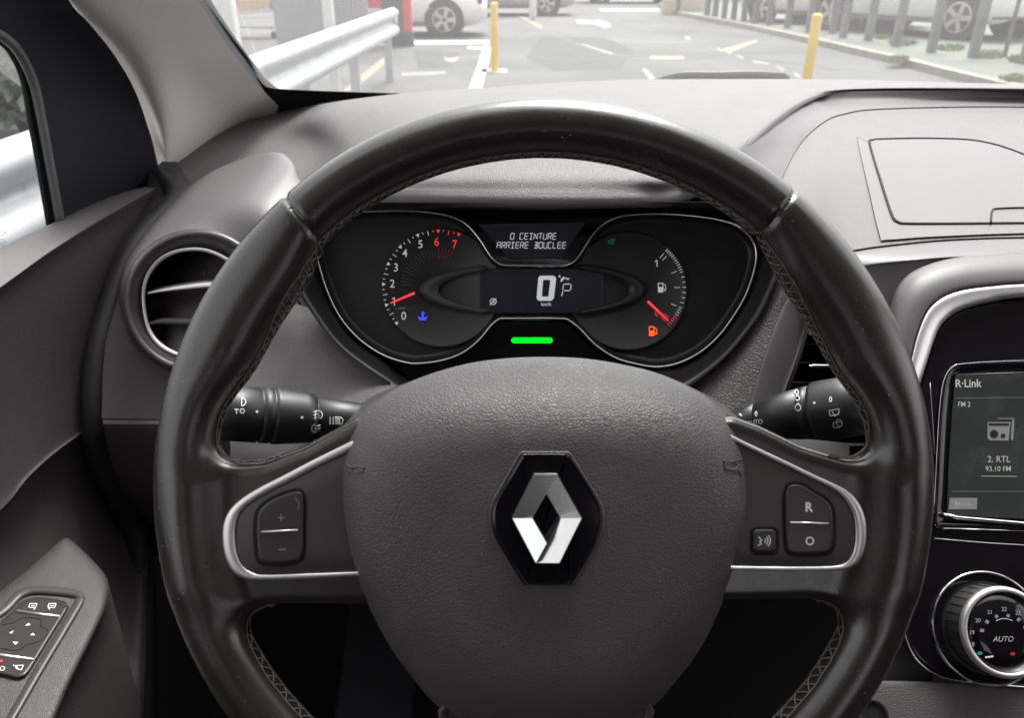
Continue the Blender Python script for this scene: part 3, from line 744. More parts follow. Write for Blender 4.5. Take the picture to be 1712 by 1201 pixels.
# =================================================================== DASHBOARD
dash = thing('dashboard', 'grey-brown grained dashboard sweeping under the windscreen', 'dashboard', P(900, 330, .62))
def Z3(lst):      # (px,py,zrel) -> world
    return [PZ(x, y, CZ+z) for x, y, z in lst]
def D3(lst): return [P(*p) for p in lst]
# hood over the instruments and main top pad
back = Z3([(278, 289, -.226), (330, 246, -.212), (400, 207, -.196), (474, 186, -.185), (559, 170, -.165), (671, 156, -.147), (800, 147, -.139), (920, 139, -.135), (1050, 133, -.133), (1150, 132, -.133), (1353, 132, -.133), (1500, 135, -.133), (1712, 141, -.133), (2100, 155, -.135), (2600, 175, -.14)])
m1 = Z3([(288, 302, -.232), (345, 258, -.2150), (420, 222, -.202), (495, 203, -.188), (575, 190, -.163), (680, 180, -.140), (800, 172, -.130), (920, 165, -.126), (1050, 160, -.124), (1150, 158, -.125), (1330, 142, -.132), (1450, 143, -.133), (1712, 147, -.134), (2100, 160, -.136), (2600, 180, -.14)])
m2 = Z3([(310, 325, -.243), (380, 285, -.228), (445, 255, -.218), (520, 240, -.202), (590, 240, -.168), (690, 235, -.142), (800, 230, -.131), (920, 226, -.127), (1050, 228, -.127), (1120, 228, -.130), (1275, 180, -.134), (1400, 150, -.134), (1712, 150, -.136), (2100, 163, -.138), (2600, 184, -.14)])
m3 = Z3([(330, 345, -.242), (410, 320, -.229), (475, 300, -.218), (530, 297, -.205), (605, 294, -.172), (690, 291, -.150), (790, 288, -.142), (920, 286, -.139), (1050, 288, -.140), (1120, 290, -.142), (1243, 236, -.138), (1395, 153, -.136), (1712, 152, -.138), (2100, 165, -.14), (2600, 186, -.14)])
fr = Z3([(340, 360, -.240), (430, 345, -.231), (490, 330, -.221), (540, 328, -.210), (615, 321, -.175), (690, 318, -.1575), (790, 320, -.152), (920, 322, -.150), (1050, 321, -.151), (1130, 317, -.153), (1215, 285, -.147), (1393, 156, -.138), (1712, 154, -.139), (2100, 167, -.141), (2600, 188, -.14)])
# one surface back -> front, then the lip rolls under above the instruments
loft('top_pad', [back, m1, m2, m3, fr], M['dash'], dash, 8, 8)
l0 = fr[3:11]
l1 = [p + V((0, -.004, -.004)) for p in l0]; l2 = [p + V((0, -.003, -.010)) for p in l0]; l3 = [p + V((0, .010, -.013)) for p in l0]; l4 = [p + V((0, .07, -.012)) for p in l0]
loft('hood_lip', [l0, l1, l2, l3, l4], M['dash'], dash, 8, 4)
q = MB(); pb = cr(back, 8); vs, fs = gridf([pb, [p+V((0, .01, -.03)) for p in pb], [p+V((0, .14, -.09)) for p in pb]]); q.add(vs, fs); q.make('front_edge', M['black'], dash)
# sloping band and lower flat pad on the right
L1 = Z3([(1190, 330, -.160), (1215, 285, -.1472), (1245, 240, -.1385), (1290, 190, -.1365), (1340, 163, -.1365), (1400, 153, -.1365), (1712, 152, -.1385), (2100, 165, -.1405), (2600, 186, -.141)])
L15 = Z3([(1250, 330, -.172), (1262, 290, -.157), (1293, 240, -.150), (1333, 199, -.147), (1370, 178, -.146), (1430, 168, -.146), (1712, 166, -.148), (2100, 179, -.150), (2600, 200, -.15)])
L2 = Z3([(1295, 345, -.182), (1307, 300, -.166), (1338, 240, -.158), (1375, 205, -.153), (1410, 190, -.1515), (1480, 181, -.151), (1712, 178, -.152), (2100, 191, -.154), (2600, 212, -.155)])
loft('side_band', [L1, L15, L2], M['dashsm'], dash, 8, 6)
L2b = [p + V((0, 0, -.0012)) for p in L2]
F3 = Z3([(1352, 420, -.198), (1395, 423, -.197), (1431, 417, -.1965), (1472, 411, -.196), (1557, 402, -.1955), (1630, 398, -.195), (1712, 396, -.195), (2000, 392, -.195), (2500, 400, -.195)])
mid3 = [a.lerp(b, .5)+V((0, 0, .004)) for a, b in zip(L2, F3)]
loft('centre_pad', [L2b, mid3, F3], M['dash'], dash, 8, 6)
# rounded nose below the pad
G1 = [p + V((0, -.004, -.003)) for p in F3]; G1b = [p+V((0, .002, -.004)) for p in F3]
G2 = D3([(1352, 446, .590), (1395, 448, .588), (1431, 444, .586), (1472, 438, .582), (1557, 430, .578), (1630, 426, .576), (1712, 422, .575), (2000, 420, .575), (2500, 428, .575)])
G3 = D3([(1352, 462, .590), (1395, 466, .588), (1431, 464, .586), (1472, 458, .583), (1557, 450, .579), (1630, 446, .577), (1712, 444, .577), (2000, 444, .577), (2500, 455, .577)])
G4 = D3([(1352, 560, .588), (1395, 565, .585), (1431, 570, .583), (1490, 580, .580), (1557, 600, .577), (1630, 600, .575), (1712, 600, .575), (2000, 640, .575), (2500, 650, .575)])
F3d = [p + V((0, .0, -.0015)) for p in F3]
loft('pad_nose', [F3d, [a.lerp(b, .45)+V((0, -.003, .004)) for a, b in zip(F3d, G2)], G2, G3, G4], M['dashsm'], dash, 8, 6)
q = MB(); tube(q, cr([p+V((0, -.001, -.0002)) for p in F3[1:]], 8), .0007, 6); q.make('panel_gap', M['black'], dash)
# storage lid lying on the pad
def pad_at(px, py):           # meet the centre pad surface
    t = min(1, max(0, (py-181)/(411-181)))
    z = -.1518 + (-.1955+.1518)*(t**.8) + .004*4*t*(1-t)*.6
    return PZ(px, py, CZ+z)
from mathutils.bvhtree import BVHTree
def bvh(name):
    o = [x for x in D.objects if x.name.startswith(name)][-1]; g = org(o)
    return BVHTree.FromPolygons([tuple(v.co+g) for v in o.data.vertices], [tuple(p.vertices) for p in o.data.polygons])
PADB = bvh('centre_pad')
def onpad(px, py, h=0):
    r = ray(px, py).normalized(); hit = PADB.ray_cast(CAM, r)
    p = hit[0] if hit[0] is not None else pad_at(px, py)
    return p - r*(h*4+.001)
lid_o = c2([(1434, 236), (1440, 231), (1460, 229.5), (1550, 228), (1640, 232), (1712, 252), (1790, 290), (1850, 345), (1860, 390), (1712, 390), (1557, 396), (1482, 401), (1471, 395), (1453, 320)], 4)
lid = key('storage_lid', lid_o, [(0, -.001), (0, .0005), (.8, .0008), (1.4, .0008)], onpad, M['dashsm'], dash, follow=True)
li = c2([(1454, 241), (1459, 234), (1475, 232), (1560, 231), (1640, 236), (1712, 258), (1780, 295), (1830, 350), (1840, 372), (1712, 373), (1600, 374), (1520, 374), (1502, 372), (1491, 360), (1473, 305)], 5)
q = MB(); tube(q, [onpad(x, y, .0011) for x, y in li], .0010, 6, True); q.make('lid_gap', M['black'], lid)
key('lid_panel', [((x-1640)*.99+1640, (y-300)*.975+300) for x, y in li], [(0, .0007), (.5, .0015), (1.2, .0018), (1.8, .0018)], onpad, M['dashsm'], lid, follow=True)
q = MB(); tube(q, cr([onpad(x, y, .0022) for x, y in ((1657, 372), (1658, 358), (1660, 351), (1668, 348.5), (1712, 347), (1760, 347))], 4), .0008, 6); q.make('latch', M['black'], lid)
# left lower dash and pod round the air vent
loft('left_panel', [D3([(268, 305, .93), (340, 310, .84), (430, 320, .77), (500, 320, .72), (560, 330, .68)]),
      D3([(215, 430, .80), (300, 430, .77), (400, 430, .72), (470, 440, .68), (540, 470, .66)]),
      D3([(186, 520, .765), (280, 520, .73), (390, 520, .69), (470, 520, .65), (570, 560, .64)]),
      D3([(173, 610, .74), (270, 610, .71), (380, 610, .67), (500, 610, .625), (640, 630, .60)]),
      D3([(170, 700, .72), (270, 701, .69), (400, 700, .63), (520, 700, .59), (690, 660, .56)])], M['doorgrain'] if 0 else M['dash'], dash, 8, 6)
loft('knee_panel', [D3([(172, 701, .725), (270, 702, .695), (400, 701, .64), (520, 701, .60), (690, 662, .57)]),
      D3([(172, 706, .71), (270, 706, .68), (400, 706, .63), (520, 706, .59), (690, 672, .565)]),
      D3([(174, 718, .71), (270, 718, .68), (400, 718, .63), (520, 718, .59), (690, 690, .57)]),
      D3([(185, 770, .74), (280, 770, .71), (400, 770, .66), (520, 770, .62), (690, 770, .60)]),
      D3([(215, 850, .80), (300, 850, .76), (400, 850, .70), (520, 850, .67), (690, 850, .66)]),
      D3([(260, 930, .90), (320, 930, .85), (420, 930, .80), (520, 930, .78), (690, 930, .76)])], M['darkgrain'], dash, 8, 5)
VC = (330, 505)
def varc(r, a0, a1, n=24): return [(VC[0]+r*cos(radians(a0+(a1-a0)*i/n)), VC[1]-r*sin(radians(a0+(a1-a0)*i/n))*.98) for i in range(n+1)]
pr0 = [(x, y, .690) for x, y in varc(124, 215, 20, 10)]
pr2 = [(215, 570, .76), (198, 500, .78), (206, 440, .80), (240, 390, .82), (292, 335, .84), (350, 291, .85), (420, 264, .82), (462, 260, .79), (485, 278, .76), (497, 305, .74), (520, 350, .71)]
pr1 = [(a[0]*.55+b[0]*.45, a[1]*.55+b[1]*.45-4*sin(pi*i/10), a[2]*.6+b[2]*.4-.018) for i, (a, b) in enumerate(zip(pr0, pr2))]
pr3 = [(b[0]+(b[0]-VC[0])*.04, b[1]+(b[1]-VC[1])*.02+4, b[2]+.03) for b in pr2]
loft('vent_pod', [D3(pr0), D3(pr1), D3(pr2), D3(pr3)], M['dashsm'], dash, 6, 8)
q = MB(); tube(q, D3([(305, 362, .745), (325, 354, .742), (350, 344, .745), (362, 338, .75)]), [.0004, .0016, .0016, .0003], 8); q.make('pod_notch', M['dark'], dash)
# right lower dash beside the instruments
Ra = [(1320, 400, .60), (1306, 446, .60), (1272, 523, .60), (1213, 598, .60), (1150, 650, .60), (1080, 720, .59)]
Rb = [(1352, 420, .60), (1331, 475, .592), (1306, 520, .590), (1281, 585, .585), (1255, 672, .580), (1240, 740, .575)]
Rc = [(1380, 425, .60), (1356, 480, .592), (1332, 520, .590), (1307, 588, .585), (1283, 668, .580), (1268, 740, .575)]
Rd = [(1420, 440, .60), (1385, 480, .600), (1352, 542, .598), (1335, 595, .594), (1309, 668, .588), (1290, 740, .583)]
loft('coarse_panel', [D3(Ra), D3([((a[0]+b[0])/2, (a[1]+b[1])/2, (a[2]+b[2])/2-.004) for a, b in zip(Ra, Rb)]), D3(Rb)], M['dashcoarse'], dash, 8, 6)
loft('smooth_strip', [D3([(x-1, y, d+.004) for x, y, d in Rb]), D3([(x+2, y, d-.0035) for x, y, d in Rb]), D3(Rc), D3([(x-6, y, d-.003) for x, y, d in Rd]), D3(Rd), D3([(x+2, y, d+.05) for x, y, d in Rd])], M['dashsm'], dash, 8, 5)
# column shroud
loft('column_shroud', [D3([(385, 738, .60), (520, 720, .56), (640, 655, .54), (760, 622, .54), (900, 618, .54), (1040, 622, .54), (1160, 650, .54), (1290, 722, .56), (1420, 742, .60)]),
      D3([(385, 745, .58), (520, 725, .50), (640, 672, .47), (760, 640, .46), (900, 632, .455), (1040, 640, .46), (1160, 668, .47), (1290, 730, .50), (1420, 748, .58)]),
      D3([(385, 800, .56), (520, 800, .47), (640, 800, .44), (760, 800, .43), (900, 800, .43), (1040, 800, .43), (1160, 800, .44), (1290, 800, .47), (1420, 800, .56)]),
      D3([(385, 930, .62), (520, 930, .52), (640, 960, .48), (760, 980, .46), (900, 980, .46), (1040, 980, .46), (1160, 960, .48), (1290, 930, .52), (1420, 930, .62)])], M['dark'], dash, 8, 6)
# =================================================================== AIR VENTS
vent = thing('round_air_vent', 'round side air vent with chrome ring and blades at the left of the wheel', 'air vent', P(328, 505, .70))
va = (P(330, 505, .5)-P(330, 505, 1)).normalized(); va = (va*.9+BK*.4+V((.1, 0, 0))).normalized()
def vring(rr, d, cx=VC[0], cy=VC[1], sq=.98): return [P(cx+rr*cos(2*pi*i/72), cy-rr*sin(2*pi*i/72)*sq, d) for i in range(72)]
vs, fs = gridf([vring(126, .72), vring(126, .694), vring(124.5, .686), vring(121, .682), vring(116, .6815), vring(111, .684), vring(103, .692), vring(93, .700), vring(90, .703)], True)
mk('outer_ring', vs, fs, M['dashsm'] if 0 else mat('vent_ring', (.055, .050, .052), .34, 0, .5), vent)
ds = c2([(243, 505), (246, 470), (262, 443), (285, 427), (312, 420), (342, 421), (372, 433), (400, 455), (414, 490), (414, 525), (400, 558), (372, 582), (340, 593), (315, 594), (290, 586), (268, 572), (251, 547)], 5)
dsb = c2([(237, 505), (240, 468), (257, 438), (282, 421), (312, 414), (344, 415), (376, 428), (405, 451), (421, 490), (421, 525), (405, 562), (375, 588), (341, 600), (314, 600), (286, 592), (262, 577), (245, 550)], 5)
vs, fs = gridf([[P(x, y, .702) for x, y in dsb], [P(x, y, .692) for x, y in dsb], [P(x, y, .6935) for x, y in ds], [P(x, y, .702) for x, y in ds], [P(x, y, .76) for x, y in ds]], True)
mk('chrome_ring', vs[:4*len(ds)], [f_ for f_ in fs if max(f_) < 4*len(ds)], M['silver'], vent)
q = MB(); q.add(*gridf([[P(x, y, .703) for x, y in dsb], [P(330+(x-330)*.98, 505+(y-505)*.98, .77) for x, y in ds]], True)); q.add([P(x, y, .765) for x, y in dsb], [tuple(range(len(dsb)))]); q.make('vent_duct', M['black'], vent)
for y0, y1, m_, d_, t_ in ((489, 477, 'silver', .695, 9), (541, 539, 'dark', .698, 11)):
    rr = []
    for dy, dd in ((-t_/2-1, .022), (-t_/2, .006), (-t_/2+1, .002), (t_/2-1, -.0005), (t_/2+.5, .002), (t_/2+.5, .02), (-t_/2-1, .022)):
        rr.append([P(x, y+dy*k_, d_+dd) for x, y, k_ in ((247, y0+1, .4), (268, y0-4, .8), (300, (y0+y1)/2-3, 1.1), (345, y1-2, 1.3), (380, y1-1, 1.3), (410, y1+2, 1.2))])
    loft('vent_blade', rr, M['silver'] if m_ == 'silver' else M['dial2'], vent, 5, 1, lin=True)
q = MB(); tube(q, [P(343, 445, .715), P(343, 470, .715)], .0012, 6); q.make('vent_tab', M['dark'], vent)
cv = thing('centre_air_vent', 'black slatted centre air vent half hidden behind the right of the rim', 'air vent', P(1390, 600, .60))
vo_ = c2([(1352, 542), (1380, 490), (1405, 462), (1440, 453), (1466, 452), (1476, 460), (1479, 480), (1480, 560), (1478, 640), (1470, 745), (1455, 762), (1380, 764), (1300, 762), (1288, 750), (1290, 735), (1309, 668), (1334, 595)], 4)
vs, fs = gridf([[P(x, y, .64) for x, y in vo_], [P(x, y, .591) for x, y in vo_], [P(x, y, .588) for x, y in inset_rows(vo_, [3])[0]], [P(x, y, .60) for x, y in inset_rows(vo_, [7])[0]], [P(x, y, .66) for x, y in inset_rows(vo_, [8])[0]]], True)
n_ = len(vo_); fs.append(tuple(4*n_+i for i in range(n_)))
mk('vent_frame', vs, fs, M['dark'], cv)
for i, (y, xa) in enumerate(((500, 1380), (537, 1362), (573, 1346), (606, 1334), (639, 1322), (672, 1312), (705, 1303))):
    rr = [[P(x, y+dy, .598+dd) for x in (xa, 1390, 1440, 1474)] for dy, dd in ((-1.5, .002), (1.5, .0), (4, .004), (2, .03), (-1, .03), (-1.5, .002))]
    loft('slat', rr, M['satin'], cv, 2, 1, lin=True)
rr = [[P(x, y0+dy, .592+dd) for x, y0 in ((1354, 613), (1362, 612), (1385, 612), (1410, 612))] for dy, dd in ((-6, .004), (-4, -.002), (0, -.004), (4, -.002), (7, .004))]
loft('slider_tab', rr, M['chrome'], cv, 4, 2)
loft('lower_lip', [D3([(1285, 739, .588), (1380, 740, .585), (1470, 741, .585)]), D3([(1285, 743, .583), (1380, 744, .581), (1470, 745, .581)]), D3([(1285, 750, .585), (1380, 751, .583), (1470, 752, .583)]), D3([(1285, 775, .60), (1380, 776, .60), (1470, 777, .60)])], M['satin'], cv, 4, 4)
# =================================================================== CENTRE STACK
sn = V((0, -.79, .613)).normalized(); sp0 = P(1640, 500, .55)
def S(px, py, h=0):
    r = ray(px, py); p0 = sp0 + sn*h
    return CAM + r*((p0-CAM).dot(sn)/r.dot(sn))
stack = thing('centre_console', 'gloss black centre console with satin silver surround at the right edge', 'centre console', S(1640, 900, -.01))
so_ = [(1490, 800), (1500, 720), (1510, 660), (1521, 610), (1533, 560), (1550, 520), (1574, 498), (1608, 485), (1660, 478), (1712, 474), (1900, 466), (2150, 480)]
si_ = [(1505, 800), (1520, 720), (1532, 670), (1549, 612), (1567, 556), (1585, 532), (1612, 517), (1660, 505), (1712, 498), (1900, 490), (2120, 505)]
si_ = [(1503, 800), (1515, 720), (1530, 668), (1547, 615), (1567, 556), (1585, 532), (1612, 517), (1660, 505), (1712, 498), (1900, 490), (2000, 494), (2120, 505)]
so_ = so_[:12]
def SR(l, h): return [S(x, y, h) for x, y in l]
hood = [(1462, 800), (1470, 700), (1476, 620), (1482, 560), (1494, 497), (1515, 463), (1552, 443), (1600, 431), (1655, 426), (1712, 424), (1900, 418), (2180, 430)]
hm_ = [(a[0]*.5+b[0]*.5, a[1]*.5+b[1]*.5) for a, b in zip(hood, so_)]
loft('screen_hood', [SR(hood, -.055), SR(hood, -.008), SR([(a[0]*.85+b[0]*.15, a[1]*.85+b[1]*.15) for a, b in zip(hood, so_)], .004), SR(hm_, .011), SR([(a[0]*.1+b[0]*.9, a[1]*.1+b[1]*.9) for a, b in zip(hood, so_)], .013), SR(so_, .010)], M['dashsm'], stack, 8, 6)
sm_ = [(a[0]*.5+b[0]*.5, a[1]*.5+b[1]*.5) for a, b in zip(so_, si_)]
loft('silver_surround', [SR(so_, .008), SR([(a[0]*.93+b[0]*.07, a[1]*.93+b[1]*.07) for a, b in zip(so_, si_)], .0125), SR(sm_, .0125), SR([(a[0]*.08+b[0]*.92, a[1]*.08+b[1]*.92) for a, b in zip(so_, si_)], .0095), SR(si_, .002)], M['silver'], stack, 8, 5)
face_o = c2([(1541, 641), (1553, 600), (1567, 556), (1585, 532), (1612, 517), (1660, 505), (1712, 498), (1900, 490), (2060, 500), (2060, 1160), (1850, 1160), (1712, 1149), (1600, 1138), (1560, 1124), (1532, 1102), (1516, 1072), (1503, 1000), (1500, 900), (1508, 800), (1520, 700)], 4)
key('gloss_panel', face_o, [(0, -.04), (0, .0), (2, .0012), (8, .0014)], S, M['gloss'], stack)
q = MB(); tube(q, cr([S(x, y, .002) for x, y in ((1500, 960), (1506, 1030), (1516, 1072), (1532, 1103), (1560, 1126), (1600, 1139), (1712, 1150), (1850, 1161), (2060, 1165))], 6), .0007, 6)
q.make('chrome_edge', M['chrome'], stack)
q = MB(); tube(q, cr([S(x, y, .0018) for x, y in ((1563, 901), (1712, 912), (2050, 925))], 4), .00035, 6); tube(q, cr([S(x, y, .0016) for x, y in ((1555, 640), (1559, 700), (1563, 760))], 4), .0002, 6); q.make('panel_seam', M['silver'], stack)
loft('lower_console', [[S(x, y, -.004) for x, y in ((1440, 1139), (1600, 1141), (1712, 1152), (2100, 1170))], [S(x, y, -.001) for x, y in ((1440, 1150), (1600, 1152), (1712, 1160), (2100, 1180))], [S(x, y, .004) for x, y in ((1425, 1230), (1600, 1235), (1712, 1240), (2100, 1260))], [S(x, y, .01) for x, y in ((1400, 1400), (1600, 1400), (1712, 1400), (2100, 1420))]], M['darkgrain'], stack, 6, 6)
loft('console_flank', [[S(x, y, -.012) for x, y in ((1503, 800), (1480, 960), (1460, 1080), (1440, 1150), (1420, 1300))], [S(x, y, -.03) for x, y in ((1475, 800), (1450, 960), (1430, 1080), (1420, 1150), (1400, 1300))], [S(x, y, -.09) for x, y in ((1460, 800), (1440, 960), (1420, 1080), (1400, 1150), (1390, 1300))], [S(x, y, -.5) for x, y in ((1460, 800), (1440, 960), (1420, 1080), (1400, 1150), (1390, 1300))]], M['dark'], stack, 6, 4)
key('flank_cover', [(1480, 780), (1560, 780), (1560, 1200), (1430, 1200)], [(0, -.013), (1, -.012)], S, M['dark'], stack)
# round button partly visible below the rim
lathe('round_button', S(1452, 1196, .001), sn, [(.011, 0), (.011, .004), (.0095, .0055), (.0085, .004), (.002, .0045)], M['satin'], stack)
# touch screen
touch = thing('touchscreen', 'dim radio touchscreen showing 2. RTL 93.10 FM above the climate dial', 'screen', S(1640, 745, .002))
b_o = c2([(1562, 872), (1566, 800), (1570, 700), (1577, 640), (1583, 622), (1596, 611), (1620, 607), (1712, 603), (1900, 596), (1980, 600), (1990, 880), (1712, 884), (1580, 884), (1566, 880)], 5)
key('screen_bezel', b_o, [(0, .0), (0, .0032), (1, .0040), (3, .0042), (9, .0030), (14, .0016)], S, M['gloss'], touch)
s_o = [(1600, 626), (1712, 622), (1900, 615), (1965, 617), (1965, 868), (1712, 868), (1592, 862), (1583, 856), (1586, 780), (1592, 690), (1597, 632)]
scr = key('screen', s_o, [(0, .0030), (0, .0036), (1, .0037)], S, mat('screen_lit', (.007, .008, .009), .10, 0, .6, emit=((.52, .56, .53), .012), mottle=(35, (.012, .013, .014), .34)), touch)
q = MB(); tube(q, [S(x, y, .0045) for x, y in ((1577, 861), (1600, 866), (1712, 876), (1980, 880))], .0013, 8); tube(q, [S(x, y, .0040) for x, y in ((1577, 884), (1712, 888))], .0004, 8)
tube(q, cr([S(x, y, .0042) for x, y in ((1561, 860), (1566, 760), (1571, 680), (1578, 636), (1592, 614), (1615, 608), (1712, 603), (1980, 597))], 5), .00025, 6); q.make('bezel_edge', M['chrome'], touch)
sf = lambda x, y: S(x, y, .0041)
q = MB()
textmesh(q, 'R·Link', 1618.5, 641, 13, sf, .92, rot=-1, bold=.02); textmesh(q, 'FM 2', 1612, 676, 8.5, sf, .88, bold=.003)
textmesh(q, '2. RTL', 1670, 768, 10.5, sf, .95, bold=.003); textmesh(q, '93.10 FM', 1669, 784, 8.5, sf, .95, bold=.003); textmesh(q, 'Menu', 1610, 842, 9.5, sf, .92, bold=.003)
pl(q, sf, [(1640, 796.5), (1700, 797)], .9)
q.make('screen_text', M['e_text'], scr, False)
q = MB(); pl(q, sf, [(1597, 666), (1712, 665), (1960, 662)], .6); pl(q, sf, [(1590, 822), (1712, 822), (1960, 822)], .6)
poly(q, sf, [(1651, 706), (1690, 706), (1686, 737), (1655, 737), (1651, 733)]); poly(q, sf, [(1692, 702), (1696, 702), (1694, 736), (1690, 736)]); pl(q, sf, [(1668, 700), (1696, 700)], 1.5); poly(q, sf, [(1588, 833), (1634, 833), (1633, 852), (1586, 852)])
q.make('screen_icons', M['e_dim'], scr, False)
sf2 = lambda x, y: S(x, y, .0043)
q = MB(); poly(q, sf2, arc(1662, 726, 7, 0, 350, 14)); poly(q, sf2, arc(1677, 729, 4, 0, 350, 12)); poly(q, sf2, [(1653, 708), (1687, 708), (1687, 712), (1653, 712)]); q.make('radio_icon', M['lcd'], scr, False)
# climate dial
kc = S(1648, 1050, 0)
dial = thing('climate_dial', 'black temperature dial with chrome ring, marked 18 to 26 and AUTO', 'dial', kc)
mm = .001
lathe('recess_ring', kc+sn*.0012, sn, [(35*mm, -.004), (35.6*mm, .0015), (34.6*mm, .002), (34*mm, .0), (31*mm, -.006), (25*mm, -.007)], M['silver'] if 0 else M['chrome'], dial, up=UP, cap=False)
lathe('recess', kc+sn*.0016, sn, [(34.2*mm, .0008), (33*mm, -.001), (29*mm, -.0002), (24*mm, .0)], M['satin'], dial, up=UP)
lathe('grip', kc, sn, [(27.5*mm, 0), (27.2*mm, .018), (26.5*mm, .0185)], mat('grip_rubber', (.028, .026, .026), .45), dial, up=UP)
q = MB(); ux = RT; uy = sn.cross(ux)
for i in range(32):
    a = 2*pi*i/32; r_ = ux*cos(a)+uy*sin(a); tube(q, [kc+r_*.0276+sn*.003, kc+r_*.0274+sn*.017], .00025, 5)
q.make('grip_ribs', M['black'], dial)
lathe('dial_rim', kc, sn, [(27.2*mm, .018), (27.6*mm, .0195), (27.4*mm, .0208), (26.4*mm, .0222), (25*mm, .0226), (24.1*mm, .0220), (23.9*mm, .0205)], M['silver'], dial, up=UP, cap=False)
dface = lathe('dial_face', kc, sn, [(24.2*mm, .0195), (24*mm, .0208), (12*mm, .0210)], M['gloss'], dial, up=UP)
kf = lambda x, y: S(x, y, .0213)
ktc = kc + sn*.0213; dlt = ktc-CAM; kpx = 856+FPX*dlt.dot(RT)/dlt.dot(FW); kpy = 600.5-FPX*dlt.dot(UP)/dlt.dot(FW)
ox, oy = kpx-1676, kpy-1064
kk = lambda x, y: kf(x+ox, y+oy)
q = MB()
for s, x, y, r_ in (('18', 1619, 1084, 10), ('19', 1619, 1064, 5), ('20', 1629, 1044, 0), ('21', 1649, 1030, 0), ('22', 1673, 1025, 0), ('23', 1696, 1031, 0), ('24', 1714, 1045, 0), ('25', 1722, 1064, 0), ('26', 1710, 1085, -8)): textmesh(q, s, x, y, 7, kk, .9, bold=.002)
textmesh(q, 'AUTO', 1671, 1075, 9, kk, .95, bold=.004, shear=.25)
q.make('dial_print', mat('print_lit', (.42, .42, .42), .5), dface, False)
q = MB()
for a in range(-10, 200, 30):
    p0 = (1673+34*cos(radians(a)), 1066-28*sin(radians(a))); p1 = (1673+41*cos(radians(a)), 1066-33*sin(radians(a)))
    seg(q, kk, *p0, *p1, 5.5)
q.make('dial_marks', M['dimprint'], dface, False)
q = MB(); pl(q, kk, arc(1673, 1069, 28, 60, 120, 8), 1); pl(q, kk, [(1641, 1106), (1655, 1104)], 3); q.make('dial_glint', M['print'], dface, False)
q = MB(); poly(q, kk, arc(1632, 1099, 4.5, 0, 340, 10, 3)); q.make('cold_dot', mat('blue_dot', (.02, .25, .35), .4), dface, False)
q = MB(); poly(q, kk, arc(1687, 1100, 4.5, 0, 340, 10, 3)); q.make('hot_dot', mat('red_dot', (.5, .02, .03), .4), dface, False)
# =================================================================== DRIVER'S DOOR
def X3(lst): return [PX(*p) for p in lst]
car = thing('car', 'car interior shell: pale windscreen pillar, black window surround and grained door beside the wheel', 'car', (0.37, .4, 0))
ridge = [(275, 317, -.405), (264, 312, -.405), (183, 357, -.405), (88, 417, -.402), (0, 480, -.40), (-150, 585, -.40), (-500, 830, -.40)]
led = [(272, 309, -.412), (261, 307, -.425), (183, 330, -.445), (88, 373, -.450), (0, 417, -.450), (-150, 492, -.45), (-500, 670, -.45)]
ledb = [(272, 312, -.45), (261, 320, -.47), (183, 342, -.48), (88, 385, -.49), (0, 430, -.49), (-150, 500, -.49), (-500, 680, -.49)]
ru = [(x+.5, y+2, X_+.002) for x, y, X_ in ridge]
r1 = [(283, 340, -.410), (262, 345, -.409), (180, 385, -.410), (90, 440, -.410), (0, 500, -.41), (-150, 605, -.41), (-500, 850, -.41)]
r2 = [(206, 443, -.412), (195, 447, -.411), (140, 480, -.412), (70, 530, -.413), (0, 578, -.413), (-150, 680, -.41), (-500, 920, -.41)]
r3 = [(177, 516, -.414), (168, 518, -.412), (118, 550, -.413), (58, 600, -.414), (0, 645, -.414), (-150, 750, -.41), (-500, 1000, -.41)]
r4 = [(157, 600, -.414), (149, 603, -.412), (105, 635, -.413), (52, 680, -.413), (0, 725, -.413), (-150, 830, -.41), (-500, 1090, -.41)]
r5 = [(152, 700, -.412), (145, 705, -.409), (98, 735, -.408), (50, 775, -.408), (0, 825, -.408), (-150, 935, -.41), (-500, 1180, -.41)]
r6 = [(151, 716, -.410), (146, 718, -.405), (94, 756, -.405), (47, 799, -.405), (0, 854, -.405), (-150, 970, -.405), (-500, 1230, -.405)]
door = loft('door', [X3(ridge), X3(ru), X3(r1), X3(r2), X3(r3), X3(r4), X3(r5), X3(r6)], M['doorgrain'], car, 6, 5)
loft('sill_ledge', [X3(ledb), X3(led), X3(ridge)], M['dash'], door, 6, 5)
ep = X3([(264, 311, -.405), (283, 341, -.410), (206, 444, -.412), (177, 517, -.414), (157, 600, -.414), (152, 700, -.412), (150, 717, -.41)])
eb = [p+V((-.02, .012, 0)) for p in ep]
loft('trim_edge', [ep, eb, [p+V((-.08, .02, 0)) for p in ep]], M['doorgrain'], door, 6, 3)
r7 = [(154, 724, -.412), (148, 727, -.411), (100, 764, -.410), (54, 806, -.41), (6, 862, -.41), (-150, 985, -.41), (-500, 1250, -.41)]
r8 = [(180, 770, -.414), (170, 790, -.415), (125, 830, -.415), (70, 870, -.415), (20, 925, -.415), (-130, 1040, -.415), (-500, 1300, -.415)]
r9 = [(238, 880, -.392), (222, 920, -.392), (165, 960, -.393), (105, 1000, -.395), (35, 1060, -.40), (-130, 1180, -.40), (-500, 1420, -.40)]
r10 = [(245, 1010, -.352), (235, 1060, -.352), (205, 1110, -.355), (160, 1200, -.36), (60, 1320, -.37), (-130, 1500, -.37), (-500, 1800, -.38)]
r11 = [(235, 1300, -.29), (225, 1330, -.30), (195, 1400, -.31), (150, 1500, -.33), (60, 1700, -.34), (-130, 1900, -.34), (-500, 2300, -.35)]
loft('lower_trim', [X3(r6), X3(r7), X3(r8), X3(r9), X3(r10), X3(r11)], M['darkgrain'], door, 6, 6)
